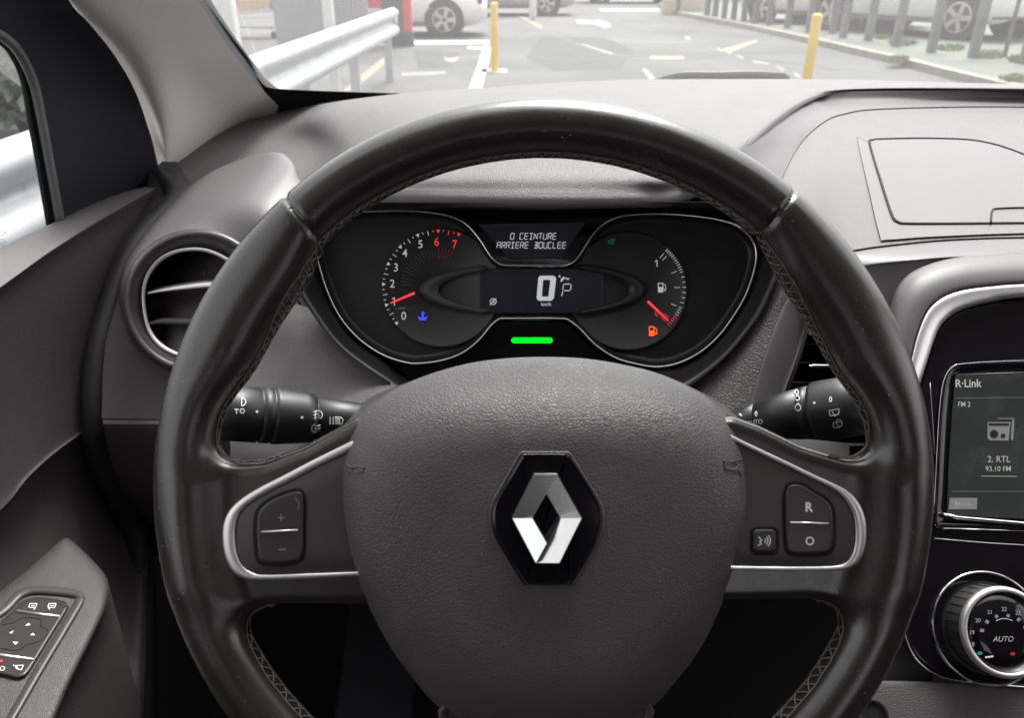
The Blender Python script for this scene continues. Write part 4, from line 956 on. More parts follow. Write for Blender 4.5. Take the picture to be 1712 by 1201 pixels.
# armrest
AZ = CZ-.42
ar = [(-60, 1050), (0, 990), (28, 967), (56, 944), (80, 922), (103, 903), (112, 900), (122, 906), (150, 932), (173, 958), (181, 975), (182, 996), (175, 1025), (159, 1061), (140, 1100), (117, 1147), (95, 1200), (60, 1290), (10, 1420), (-120, 1500), (-260, 1300)]
arc_ = c2(ar, 4)
cenA = (20, 1150)
rowsA = []
for s, dz in ((1.0, -.10), (1.0, -.03), (1.0, -.012), (.985, -.004), (.955, .0), (.90, .002), (.8, .003)):
    rowsA.append([PZ(cenA[0]+(x-cenA[0])*s, cenA[1]+(y-cenA[1])*s, AZ+dz) for x, y in arc_])
# keep silhouette: lower rings project straight down in the world, not along the view ray
top = [PZ(x, y, AZ-.010) for x, y in arc_]
ctr = V((sum(p.x for p in top)/len(top), sum(p.y for p in top)/len(top), 0))
rowsA[0] = [V((p.x-(p.x-ctr.x)*.10, p.y-(p.y-ctr.y)*.04, AZ-.14)) for p in top]; rowsA[1] = [V((p.x-(p.x-ctr.x)*.02, p.y-(p.y-ctr.y)*.01, AZ-.035)) for p in top]
vs, fs = gridf(rowsA, True); n_ = len(arc_); vs.append(PZ(*cenA, AZ+.003)); b_ = (len(rowsA)-1)*n_
fs += [(b_+i, b_+(i+1) % n_, len(vs)-1) for i in range(n_)]
mk('armrest', vs, fs, M['armrest'], door)
ABZ = AZ+.0025
def A(px, py, h=0): return PZ(px, py, ABZ+h)
bz = c2([(-60, 1055), (0, 1016), (24, 992), (38, 984), (54, 980), (88, 981), (122, 985), (134, 989), (141, 997), (139, 1010), (110, 1060), (80, 1110), (52, 1158), (22, 1210), (-30, 1290), (-120, 1290), (-120, 1110)], 4)
key('switch_bezel', bz, [(0, .0), (.5, .0018), (2, .0026), (8, .0030), (15, .0012), (17, -.0015), (19, -.004)], A, M['dark'] if 0 else mat('bezel_plastic', (.055, .05, .05), .4), door)
blk = c2([(-60, 1090), (0, 1041), (22, 1020), (38, 1005), (56, 1000), (76, 1000), (97, 1003), (109, 1007), (114, 1013), (112, 1022), (86, 1064), (58, 1110), (46, 1127), (38, 1133), (26, 1135), (0, 1129), (-60, 1118)], 4)
sw = door; key('switch_block', blk, [(0, -.004), (0, .0012), (1.5, .0028), (4, .0034), (7, .0034)], A, M['switch'], door)
af = lambda x, y: A(x, y, .0040)
q = MB(); tube(q, [A(28, 1023, .0036), A(100, 1032, .0036)], .0011, 8); tube(q, [A(-40, 1092, .0036), A(0, 1096, .0036), A(57, 1104, .0036)], .0011, 8); q.make('chrome_bars', M['silver'], sw)
q = MB()
for tri in (((42, 1047), (51, 1046), (48, 1042)), ((15, 1059), (20, 1060), (23, 1055)), ((50, 1063), (59, 1063), (55, 1059)), ((21, 1074), (26, 1079), (31, 1074))): poly(q, af, tri)
for cx, d_ in ((54, 1), (86, -1)):
    pl(q, af, [(cx-6, 1016), (cx-4, 1010), (cx+8, 1010), (cx+5, 1017)], 1.3, True); pl(q, af, [(cx+5*d_, 1016), (cx+3*d_, 1020)], 1.6); pl(q, af, [(cx-2, 1013.5), (cx+4, 1013.5)], 1.2)
textmesh(q, 'AUTO', -8, 1118, 8, af, 1.0, rot=2, shear=.2); pl(q, af, [(24, 1114), (39, 1113), (36, 1121), (28, 1119)], 1.3, True); pl(q, af, [(22, 1113), (30, 1117)], 2)
q.make('switch_symbols', M['print'], sw, False)
q = MB(); poly(q, af, arc(2, 1106, 2.6, 0, 340, 10, 2)); q.make('red_lamp', M['e_amber'], sw, False)
q = MB(); tube(q, cr([A(x, y, .0034) for x, y in ((4, 1046), (22, 1042), (30, 1038), (40, 1034), (54, 1034), (67, 1036), (69, 1043), (68, 1048), (78, 1053), (79, 1060), (68, 1072), (54, 1077), (42, 1080), (34, 1087), (20, 1088), (2, 1085))], 4), .0004, 5); q.make('mirror_pad_edge', M['black'], sw)
# window frame, seal and glass
wf = [[(70, -60, -.418, .72), (-150, -20, -.45, .55)], [(115, 0, -.420, .747), (-60, 30, -.45, .6)]]
fr0 = D3([(40, -120, .68), (115, 0, .748), (150, 40, .785), (190, 90, .83), (225, 150, .875), (250, 220, .91), (266, 285, .94), (268, 312, .95)])
fr2 = X3([(-160, -20, -.452), (-60, 30, -.452), (0, 68, -.452), (22, 88, -.452), (42, 133, -.452), (54, 200, -.452), (68, 275, -.452), (86, 382, -.452)])
fr1 = [a.lerp(b, .45)+V((-.008, .01, 0)) for a, b in zip(fr0, fr2)]
loft('window_frame', [fr0, fr1, fr2], M['rubber'], door, 6, 6)
q = MB(); tube(q, cr([p+V((.006, -.004, 0)) for p in X3([(-100, 20, -.452), (-30, 46, -.452), (8, 68, -.452), (30, 95, -.452), (50, 140, -.452), (63, 200, -.452), (77, 275, -.452), (95, 376, -.452)])], 6), .0045, 8); q.make('window_seal', M['rubgrey'], door)
q = MB(); tube(q, cr(X3([(-300, -60, -.455), (-60, 26, -.455), (-2, 66, -.455), (20, 88, -.455), (40, 133, -.455), (52, 200, -.455), (66, 275, -.455), (84, 379, -.455)]), 6), .0035, 8); q.make('glass_channel', M['black'], door)
gl = [(-.47, .80, CZ-.25), (-.47, .80, CZ+.02), (-.44, .40, CZ+.26), (-.44, -.35, CZ+.26), (-.47, -.35, CZ-.25)]
mk('window_glass', gl, [(0, 1, 2, 3, 4)], M['sideglass'], door, False)
q = MB(); gf = lambda x, y: PX(x, y, -.462)
pl(q, gf, arc(4, 406, 6, 0, 360, 14), .8); textmesh(q, '63', 4, 406.5, 6, gf, .8); pl(q, gf, [(-6, 388), (2, 384), (10, 388), (4, 394)], .8, True); q.make('glass_etching', M['rubgrey'], door, False)
# =================================================================== CAR BODY AROUND THE CABIN
pil = [[(300, -60, .74), (225, -60, .70), (140, -60, .70), (90, -60, .70), (70, -60, .715)],
       [(333, 0, .79), (245, 0, .755), (167, 0, .735), (130, 0, .745), (115, 0, .75)],
       [(373, 65, .86), (300, 66, .825), (226, 70, .80), (188, 69, .815), (172, 68, .82)],
       [(410, 115, .93), (335, 122, .89), (258, 128, .85), (225, 128, .865), (212, 128, .87)],
       [(440, 151, 1.03), (355, 170, .965), (280, 198, .905), (256, 203, .915), (246, 205, .92)],
       [(474, 187.5, 1.15), (390, 213, 1.09), (297, 274, .985), (281, 286, .965), (269, 295, .95)],
       [(484, 215, 1.25), (410, 245, 1.19), (310, 300, 1.08), (292, 312, 1.06), (278, 320, 1.05)]]
# rows across -> along: use as lofted rows
loft('pillar_trim', [D3(r) for r in pil], M['pillar'], car, 6, 6)
edge = D3([(300, -60, .745), (333, 0, .795), (373, 65, .865), (410, 115, .935), (440, 151, 1.04), (474, 188, 1.16)])
sl0 = D3([(312, -60, .80), (345, 0, .85), (384, 60, .92), (417, 105, .99), (442, 137, 1.09), (480, 165, 1.20)])
loft('pillar_edge', [edge, [a.lerp(b, .5) for a, b in zip(edge, sl0)], sl0], M['rubber'], car, 6, 3)
q = MB(); tube(q, cr([p for p in sl0], 6), .005, 6); q.make('screen_seal', M['rubber'], car)
# windscreen: a gently curved sheet rising back over the driver
WB = CZ-.20; WY = 1.24; SLP = math.tan(radians(31))
def scr_pt(x, z):
    return V((x, WY-(z-WB)/SLP - .06*((x-.37)/.8)**2, z))
xs = [-.62, -.4, -.1, .37, .84, 1.14, 1.36]
loft('windscreen', [[scr_pt(x, z) for x in xs] for z in (WB-.06, WB+.15, WB+.35, WB+.56)], M['screen'], car, 4, 3)
def on_scr(px, py, off=0):
    r = ray(px, py); lo, hi = .3, 3
    for _ in range(40):
        t = (lo+hi)/2; p = CAM+r*t
        if p.y > WY-(p.z-WB)/SLP - .06*((p.x-.37)/.8)**2: hi = t
        else: lo = t
    return CAM + r*(lo-off)
fo = [(430, 128), (441, 141), (455, 147), (500, 150), (560, 152.5), (640, 155), (720, 157), (900, 160), (1300, 160), (1800, 170)]
fi = [(430, 200), (450, 200), (470, 200), (500, 200), (560, 195), (640, 190), (720, 190), (900, 190), (1300, 190), (1800, 200)]
loft('screen_frit', [[on_scr(x, y, .004) for x, y in fo], [on_scr(x, y, .004) for x, y in fi]], M['black'], car, 6, 2)
# roof lining, rails, right side, floor, rear
q = MB()
RZ = CZ+.37
vs = []; rows = []
for y, z in ((WY-.56/SLP, WB+.555), (.12, RZ), (-.6, RZ+.02), (-1.6, RZ-.02)):
    rows.append([V((x, y-(.05*((x-.37)/.8)**2 if y > .1 else 0), z-.05*((x-.37)/.8)**4)) for x in (-.42, -.2, .1, .37, .64, .95, 1.16)])
loft('headliner', rows, M['pillar'], car, 4, 4, thick=.02)
def slab(name, pts, m, th=.02):
    o = mk(name, pts, [tuple(range(len(pts)))], m, car, False); s = o.modifiers.new('s', 'SOLIDIFY'); s.thickness = th; s.offset = 0; return o
slab('floor_pan', [(-.60, 1.5, .25), (1.35, 1.5, .25), (1.35, -1.8, .25), (-.60, -1.8, .25)], M['carpet'])
slab('bulkhead', [(-.6, 1.35, .25), (1.35, 1.35, .25), (1.35, 1.30, CZ-.24), (-.6, 1.30, CZ-.24)], M['carpet'])
slab('cowl_panel', [(-.54, 1.38, CZ-.27), (1.3, 1.38, CZ-.27), (1.3, 1.18, CZ-.235), (-.54, 1.18, CZ-.235)], M['black'], .01)
slab('right_side', [(1.2, 1.3, .25), (1.2, -1.8, .25), (1.22, -1.8, CZ-.25), (1.22, 1.3, CZ-.25)], M['darkgrain'])
slab('left_sill', [(-.47, 1.3, .25), (-.47, -1.8, .25), (-.50, -1.8, CZ-.27), (-.50, 1.3, CZ-.27)], M['darkgrain'])
slab('right_pillar', [(1.22, 1.2, CZ-.25), (1.22, .95, CZ-.25), (1.16, .18, CZ+.33), (1.16, .32, CZ+.33)], M['pillar'], .04)
slab('rear_wall', [(-.5, -1.7, .25), (1.22, -1.7, .25), (1.2, -1.65, CZ-.12), (-.48, -1.65, CZ-.12)], M['darkgrain'])
slab('rear_side_left', [(-.48, -.6, .25), (-.48, -1.7, .25), (-.44, -1.7, CZ+.36), (-.44, -.6, CZ+.36)], M['darkgrain'])  # unseen rear sides, closed solid to the roof to cut light from behind
slab('rear_side_right', [(1.22, -.6, .25), (1.22, -1.7, .25), (1.16, -1.7, CZ+.36), (1.16, -.6, CZ+.36)], M['darkgrain'])
for xc_ in (0, .74):
    rr = [[V((xc_-w_, y_, z_)), V((xc_-w_*.9, y_+.05, z_)), V((xc_, y_+.03, z_)), V((xc_+w_*.9, y_+.05, z_)), V((xc_+w_, y_, z_))] for w_, y_, z_ in ((.25, .0, .55), (.26, -.42, .60), (.26, -.48, .9), (.24, -.50, 1.15), (.16, -.52, 1.24), (.13, -.52, 1.28), (.13, -.53, 1.45), (.11, -.56, 1.50), (.11, -.66, 1.48), (.2, -.66, 1.1), (.25, -.62, .5))]
    loft('seat', rr, M['carpet'], car, 4, 4)
slab('rear_pillar_left', [(-.48, -.35, CZ-.27), (-.48, -.55, CZ-.27), (-.44, -.5, CZ+.33), (-.44, -.35, CZ+.33)], M['pillar'], .04)
slab('rear_pillar_right', [(1.22, -.35, CZ-.27), (1.22, -.55, CZ-.27), (1.16, -.5, CZ+.33), (1.16, -.35, CZ+.33)], M['pillar'], .04)
loft('bonnet', [[V((x, 1.36, CZ-.28)) for x in (-.55, .37, 1.3)], [V((x, 1.7, CZ-.30+.02*(1-abs(x-.37)))) for x in (-.55, .37, 1.3)], [V((x, 2.2, CZ-.42)) for x in (-.53, .37, 1.27)], [V((x, 2.35, .5)) for x in (-.45, .37, 1.2)]], mat('car_paint', (.25, .25, .26), .25, 0, .5, coat=1), car, 6, 5)
q = MB(); tube(q, cr([p+V((.002, -.004, 0)) for p in D3([(258, 288, .97), (274, 300, .93), (293, 333, .88), (240, 390, .83), (212, 440, .80), (183, 518, .775), (163, 600, .755), (158, 700, .745), (165, 760, .76), (195, 830, .79), (230, 900, .82), (240, 1050, .80), (235, 1300, .75)])], 6), .012, 8)
tube(q, cr(D3([(250, 280, 1.0), (270, 300, .97), (280, 340, .92), (215, 440, .86), (180, 520, .82), (160, 600, .80), (155, 720, .79), (200, 850, .84), (215, 1050, .84), (210, 1300, .80)]), 6), .028, 8); q.make('door_seal', mat('door_rubber', (.022, .020, .022), .6, 0, .3), car)
# footwell
pedal = thing('brake_pedal', 'ribbed black brake pedal deep in the dark footwell', 'pedal', P(635, 1150, .86))
pu = RT; pv = (UP*.8+FW*.6).normalized(); pn = pu.cross(pv)
q = MB(); box(q, P(635, 1110, .86), .085, .16, .012, (pu, pv, pn)); o = q.make('pedal_pad', M['rubber'], pedal, False); bevel(o, .005, 3)
q = MB()
for i in range(7): box(q, P(635, 1110, .86)+pu*(-.033+.011*i)-pn*.008, .005, .145, .005, (pu, pv, pn))
q.make('rubber_ribs', M['switch'], pedal, False)
q = MB(); tube(q, [P(640, 1040, .88), P(650, 900, .95)], .010, 8); q.make('pedal_arm', M['dark'], pedal)
# wiper arm outside
wip = thing('windscreen_wiper', 'dark wiper blade resting along the base of the windscreen', 'wiper', on_scr(1220, 128, -.02))
q = MB(); wp = cr([on_scr(x, y, -.03) for x, y in ((1095, 138), (1125, 129), (1150, 125), (1200, 125), (1260, 124), (1312, 127))], 6); tube(q, wp, .0055, 8); q.make('blade', M['dark'], wip)
q = MB(); tube(q, cr([on_scr(x, y, -.035) for x, y in ((1190, 129), (1250, 127), (1319, 130))], 6), .004, 6); tube(q, [on_scr(1200, 126, -.03), on_scr(1260, 150, -.04)], .008, 8); q.make('arm', M['dark'], wip)
# =================================================================== CAR PARK OUTSIDE
def G(px, py, z=0): return PZ(px, py, z)
def struct(name, mb, m):
    o = mb.make(name, m, None, False); o['kind'] = 'structure'; return o
M['asphalt'] = mat('asphalt', (.082, .083, .085), .9, 0, .3, noise=(6, .15, .01), mottle=(.35, (.135, .134, .132)))
M['paving'] = mat('green_paving', (.125, .14, .12), .9, 0, .2, mottle=(.8, (.17, .18, .15)))
M['fadedmark'] = mat('faded_road_paint', (.26, .25, .24), .8, mottle=(5, (.15, .145, .14)))
M['mark'] = mat('road_paint', (.50, .48, .45), .7, mottle=(6, (.34, .33, .31)))
M['oldmark'] = mat('old_orange_paint', (.28, .22, .15), .8, mottle=(5, (.17, .15, .12)))
M['kerb'] = mat('kerb_stone', (.30, .27, .24), .8, mottle=(4, (.22, .20, .18)))
M['steel'] = mat('galvanised_steel', (.46, .47, .48), .5, .5, .5, mottle=(3, (.38, .39, .41)))
M['yellow'] = mat('yellow_paint', (.62, .42, .05), .45)
M['white'] = mat('white_car_paint', (.62, .62, .61), .3, 0, .5, coat=.6)
M['silverc'] = mat('silver_car_paint', (.36, .37, .37), .3, .3, .5, coat=.6)
M['tyre'] = mat('tyre', (.04, .04, .04), .8)
M['alloy'] = mat('alloy_wheel', (.45, .45, .46), .35, .7)
M['carglass'] = mat('car_window', (.03, .035, .04), .08)
M['redpaint'] = mat('red_paint', (.55, .05, .07), .5)
M['anthra'] = mat('anthracite_paint', (.08, .09, .10), .6)
M['wallgrey'] = mat('grey_cladding', (.30, .30, .31), .7, mottle=(1, (.34, .34, .35)))
M['post'] = mat('grey_post', (.12, .13, .14), .7, mottle=(3, (.17, .18, .19)))
M['grass'] = mat('grass', (.14, .17, .09), .9, mottle=(8, (.19, .21, .12)))
M['beige'] = mat('beige_wall', (.50, .44, .36), .9)
M['leaf'] = mat('leaves', (.12, .14, .11), .7, mottle=(3, (.20, .21, .18)))
M['bark'] = mat('bark', (.12, .09, .07), .9)
q = MB(); q.add([(-250, -120, 0), (250, -120, 0), (250, 400, 0), (-250, 400, 0)], [(0, 1, 2, 3)]); struct('ground', q, M['asphalt'])
def mark(name, polys, m='mark', z=.004):
    q = MB()
    for p in polys: q.add([G(x, y, z) for x, y in p], [tuple(range(len(p)))])
    return struct(name, q, M[m])
mark('lane_line', [[(809, 75), (821, 77), (818, 100), (805, 152), (782, 152), (796, 115)], [(781, 77), (809, 77.5), (809, 82), (782, 81)]])
mark('bay_line', [[(690, 67.5), (818, 66.5), (818, 73), (692, 74)], [(806, 114), (822, 114), (848, 115), (847, 121), (805, 120)]])
mark('worn_line', [[(742, 94), (751, 97), (768, 94), (764, 101), (757, 104), (744, 101)], [(672, 121), (745, 119), (746, 124), (672, 127)]], 'fadedmark')
mark('kerb_paint_line', [[(640, 96), (656, 92), (655, 97), (590, 152), (572, 152), (600, 128)]], 'oldmark')
mark('direction_arrow', [[(962, 34), (972, 32.5), (990, 34.5), (1000, 33), (1021, 39), (1019, 45), (1009, 45), (994, 39), (968, 38.5)]])
mark('stop_line', [[(1001, 14.5), (1101, 14.5), (1102, 17.5), (1006, 18)]])
mark('orange_dashes', [[(968, 73), (976, 73), (1026, 88), (1022, 91.5)], [(1085, 93), (1142, 93), (1145, 99), (1088, 99.5)], [(1207, 82), (1263, 66), (1268, 69), (1225, 86), (1220, 91)], [(858, 22), (868, 24), (907, 42), (905, 48), (880, 35)]], 'oldmark')
mark('white_dashes', [[(1144, 60), (1152, 60), (1155, 66), (1148, 66)], [(1195, 78), (1202, 80), (1212, 86), (1205, 86)], [(1230, 90), (1240, 93), (1245, 98), (1236, 97)], [(1256, 99), (1284, 105), (1286, 108), (1262, 105)], [(1296, 109), (1309, 113), (1313, 118), (1302, 116)], [(1326, 119), (1336, 124), (1342, 131), (1330, 128)], [(1072, 114), (1082, 115), (1100, 134), (1086, 134)]], 'fadedmark')
# tar joint between the dashes
q = MB(); pl(q, lambda x, y: G(x, y, .004), [(900, 50), (935, 60), (970, 76)], 1.2); pl(q, lambda x, y: G(x, y, .004), [(1026, 90), (1055, 96), (1085, 98)], 1.2); pl(q, lambda x, y: G(x, y, .004), [(1145, 97), (1180, 92), (1208, 86)], 1.2); struct('tar_joint', q, mat('tar', (.12, .115, .11), .8))
M['patch'] = mat('asphalt_patch', (.062, .063, .066), .85, 0, .3, noise=(8, .2, .01), mottle=(1.5, (.085, .085, .086)))
mark('asphalt_repair', [[(905, 60), (1010, 62), (1060, 84), (1040, 112), (930, 118), (880, 96)], [(690, 84), (735, 82), (770, 88), (760, 112), (700, 116)]], 'patch', .002)
q = MB(); random.seed(5)
for x0, y0, x1, y1 in ((1020, 22, 1180, 75), (880, 70, 1040, 120), (700, 100, 790, 90), (1150, 40, 1120, 95), (1240, 95, 1420, 118), (930, 25, 860, 60)):
    n_ = 14; ps = [(x0+(x1-x0)*i/n_+random.uniform(-3, 3), y0+(y1-y0)*i/n_+random.uniform(-1.3, 1.3)) for i in range(n_+1)]
    pl(q, lambda x, y: G(x, y, .003), ps, .5)
struct('crack', q, mat('crack', (.04, .04, .04), .9))
# right kerb and pavement (a real step)
kl = [(1100, 10), (1135, 26), (1172, 33), (1250, 49), (1330, 67), (1420, 89), (1500, 108), (1600, 135), (1750, 172), (2100, 262)]
base = [G(x, y, 0) for x, y in kl]; KH = .10
q = MB(); a = base; b = [p+V((0, 0, KH)) for p in base]; c = [p+V((.14, 0, KH)) for p in base]
q.add(*gridf([a, b, c])); struct('kerb', q, M['kerb'])
q = MB(); c = [p+V((.14, 0, KH-.004)) for p in base]; d = [p+V((60, 0, KH-.004)) for p in base]; q.add(*gridf([c, d])); struct('pavement', q, M['paving'])
# ---- guardrail
gr = thing('guardrail', 'long white steel crash barrier running along the left of the car', 'guardrail', (-1.5, 5, 0))
prof = [(0, .83), (.03, .815), (.06, .79), (.06, .755), (.045, .735), (-.0, .70), (-.012, .675), (.0, .65), (.045, .615), (.06, .595), (.06, .555), (.03, .53), (0, .515)]
gx0, gy0, gx1, gy1 = -1.56, -3.0, -1.46, 10.55
rows = []
for x, z in prof:
    rows.append([V((gx0+(gx1-gx0)*t+x, gy0+(gy1-gy0)*t, z)) for t in (0, .25, .5, .75, 1)])
q = MB(); q.add(*gridf(rows)); o = q.make('beam', M['steel'], gr, True); s = o.modifiers.new('s', 'SOLIDIFY'); s.thickness = .006
q = MB()
for yy in (2.6, 6.6): q.add(*gridf([[V((gx0+(gx1-gx0)*((yy-gy0)/(gy1-gy0))+x+.006, y_, z)) for y_ in (yy-.16, yy+.16)] for x, z in prof])); 
q.make('splice_plate', M['steel'], gr, True)
q = MB(); tube(q, [V((gx1+.0, gy1, .79)), V((gx1+.0, gy1, .55))], .05, 12); q.make('rail_end', M['steel'], gr)
for yy in (-2, 0, 2, 4, 6.1, 8.1, 10.3):
    q = MB(); t = (yy-gy0)/(gy1-gy0); box(q, (gx0+(gx1-gx0)*t-.05, yy, .39), .09, .06, .78); q.make('post', M['steel'], gr, False)
# ---- yellow posts
def yellow(base, label, lean=0):
    t = thing('yellow_bollard', label, 'bollard', base, 'yellow posts on the car park')
    o = lathe('tube', base, V((0, 0, 1)), [(.051, 0), (.051, .835), (.046, .85), (.030, .856), (.004, .857)], M['yellow'], t, 24)
    lathe('foot_plate', base, V((0, 0, 1)), [(.11, .001), (.11, .012), (.058, .014)], M['yellow'], t, 24)
    return t
yellow(G(827, 118.5), 'yellow steel bollard left of centre standing on a white line')
yr = PZ(1367, 22, .857); yellow(V((yr.x, yr.y, 0)), 'yellow steel bollard on the right with its foot hidden by the dashboard')
# ---- red and dark portal at the end of the rail
pt = thing('portal', 'red and dark grey painted gate frame behind the end of the barrier', 'gate frame', G(675, 78))
c0 = G(690, 77); 
def pbox(nm, pxl, pxr, z0, z1, dy, m, off=0, par=None):
    a_ = PY(pxl, 60, c0.y+off); b_ = PY(pxr, 60, c0.y+off); q = MB(); box(q, ((a_.x+b_.x)/2, c0.y+off+dy/2, (z0+z1)/2), abs(b_.x-a_.x), dy, z1-z0); return q.make(nm, m, par or pt, False)
pbox('red_post', 676, 689, .24, 2.6, .16, M['redpaint']); pbox('post_foot', 675, 690, 0, .24, .2, M['anthra'], -.01)
pbox('dark_panel', 641, 676, 0, 2.6, .10, M['anthra'], .03); pbox('red_panel', 617, 641, .62, 2.6, .10, M['redpaint'], .03)
# ---- grey clad wall behind
wl_ = thing('clad_wall', 'plain grey clad wall between the portal and the trolley shelter', 'wall', PY(590, 30, 14.2))
def wbox(nm, pxl, pxr, y, z0, z1, dy, m, par):
    a_ = PY(pxl, 60, y); b_ = PY(pxr, 60, y); q = MB(); box(q, ((a_.x+b_.x)/2, y+dy/2, (z0+z1)/2), abs(b_.x-a_.x), dy, z1-z0); return q.make(nm, m, par, False)
wbox('panel', 462, 617, 14.2, 0, 3, .1, M['wallgrey'], wl_)
for k_ in range(4): wbox('rib', 560+k_*14, 561.5+k_*14, 14.17, 0, 3, .03, M['steel'], wl_)
for lx, ly, lab in ((551, 50, 'white square shelter post nearer the portal'), (384, 90, 'white square shelter post beside the windscreen pillar')):
    y_ = 7.6 if lx > 500 else 5.2
    b_ = PY(lx, 40, y_); t = thing('shelter_post', lab, 'post', (b_.x, y_, 0), 'white shelter posts')
    q = MB(); box(q, (b_.x, y_, 1.3), .09, .09, 2.6); o = q.make('shaft', M['white'], t, False); bevel(o, .012)
    q = MB(); box(q, (b_.x, y_, .01), .2, .2, .02); q.make('base_plate', M['steel'], t, False)
# shopping trolley behind the rail
def trolley(x, y, label, basket):
    t = thing('shopping_trolley', label, 'trolley', (x, y, 0))
    q = MB()
    B0 = [(-.42, -.24, .42), (.40, -.19, .50), (.40, .19, .50), (-.42, .24, .42)]; B1 = [(-.50, -.28, .92), (.50, -.22, .92), (.50, .22, .92), (-.50, .28, .92)]
    for r_ in (B0, B1): tube(q, [V((x, y, 0))+V(p) for p in r_], .009, 6, True)
    for i in range(4):
        for k_ in range(7):
            a_ = V(B0[i]).lerp(V(B0[(i+1) % 4]), k_/7); b_ = V(B1[i]).lerp(V(B1[(i+1) % 4]), k_/7); tube(q, [V((x, y, 0))+a_, V((x, y, 0))+b_], .004, 4)
    q.make('basket', M['steel'], t)
    q = MB(); q.add([V((x, y, 0))+V(p)*1 for p in [(-.40, -.22, .45), (.38, -.17, .53), (.38, .17, .53), (-.40, .22, .45), (-.44, -.25, .84), (.44, -.2, .84), (.44, .2, .84), (-.44, .25, .84)]], [(0, 1, 2, 3), (4, 5, 6, 7), (0, 1, 5, 4), (1, 2, 6, 5), (2, 3, 7, 6), (3, 0, 4, 7)]); q.make('liner', basket, t, False)
    q = MB(); 
    for sy in (-.24, .24):
        tube(q, [V((x-.5, y+sy, .92)), V((x-.42, y+sy, .2)), V((x+.42, y+sy*.8, .18))], .012, 6)
        for sx in (-.42, .42): tube(q, [V((x+sx, y+sy*.9, .2)), V((x+sx, y+sy*.9, .12))], .012, 6)
    tube(q, [V((x-.56, y-.28, 1.0)), V((x-.56, y+.28, 1.0))], .018, 8); q.make('frame', M['steel'], t)
    for sx in (-.42, .42):
        for sy in (-.2, .2): lathe('wheel', V((x+sx, y+sy-.015, .06)), V((0, 1, 0)), [(.01, 0), (.06, .0), (.06, .03), (.01, .03)], M['tyre'], t, 16)
tp = G(428, 62); trolley(tp.x, tp.y, 'shopping trolley with a pale orange liner behind the barrier', mat('liner', (.70, .50, .36), .7))
# slim red-brown post with a round sign foot
sp = G(494, 62); t = thing('red_post', 'slim red-brown post with dark foot behind the barrier', 'post', sp)
lathe('shaft', sp, V((-.12, 0, 1)), [(.05, .15), (.07, .45), (.11, .60), (.11, .72), (.07, .85), (.08, 2.4)], mat('brick_red', (.42, .20, .16), .7), t, 20)
lathe('foot', sp, V((-.12, 0, 1)), [(.10, 0), (.07, .15), (.05, .16)], M['anthra'], t, 20)
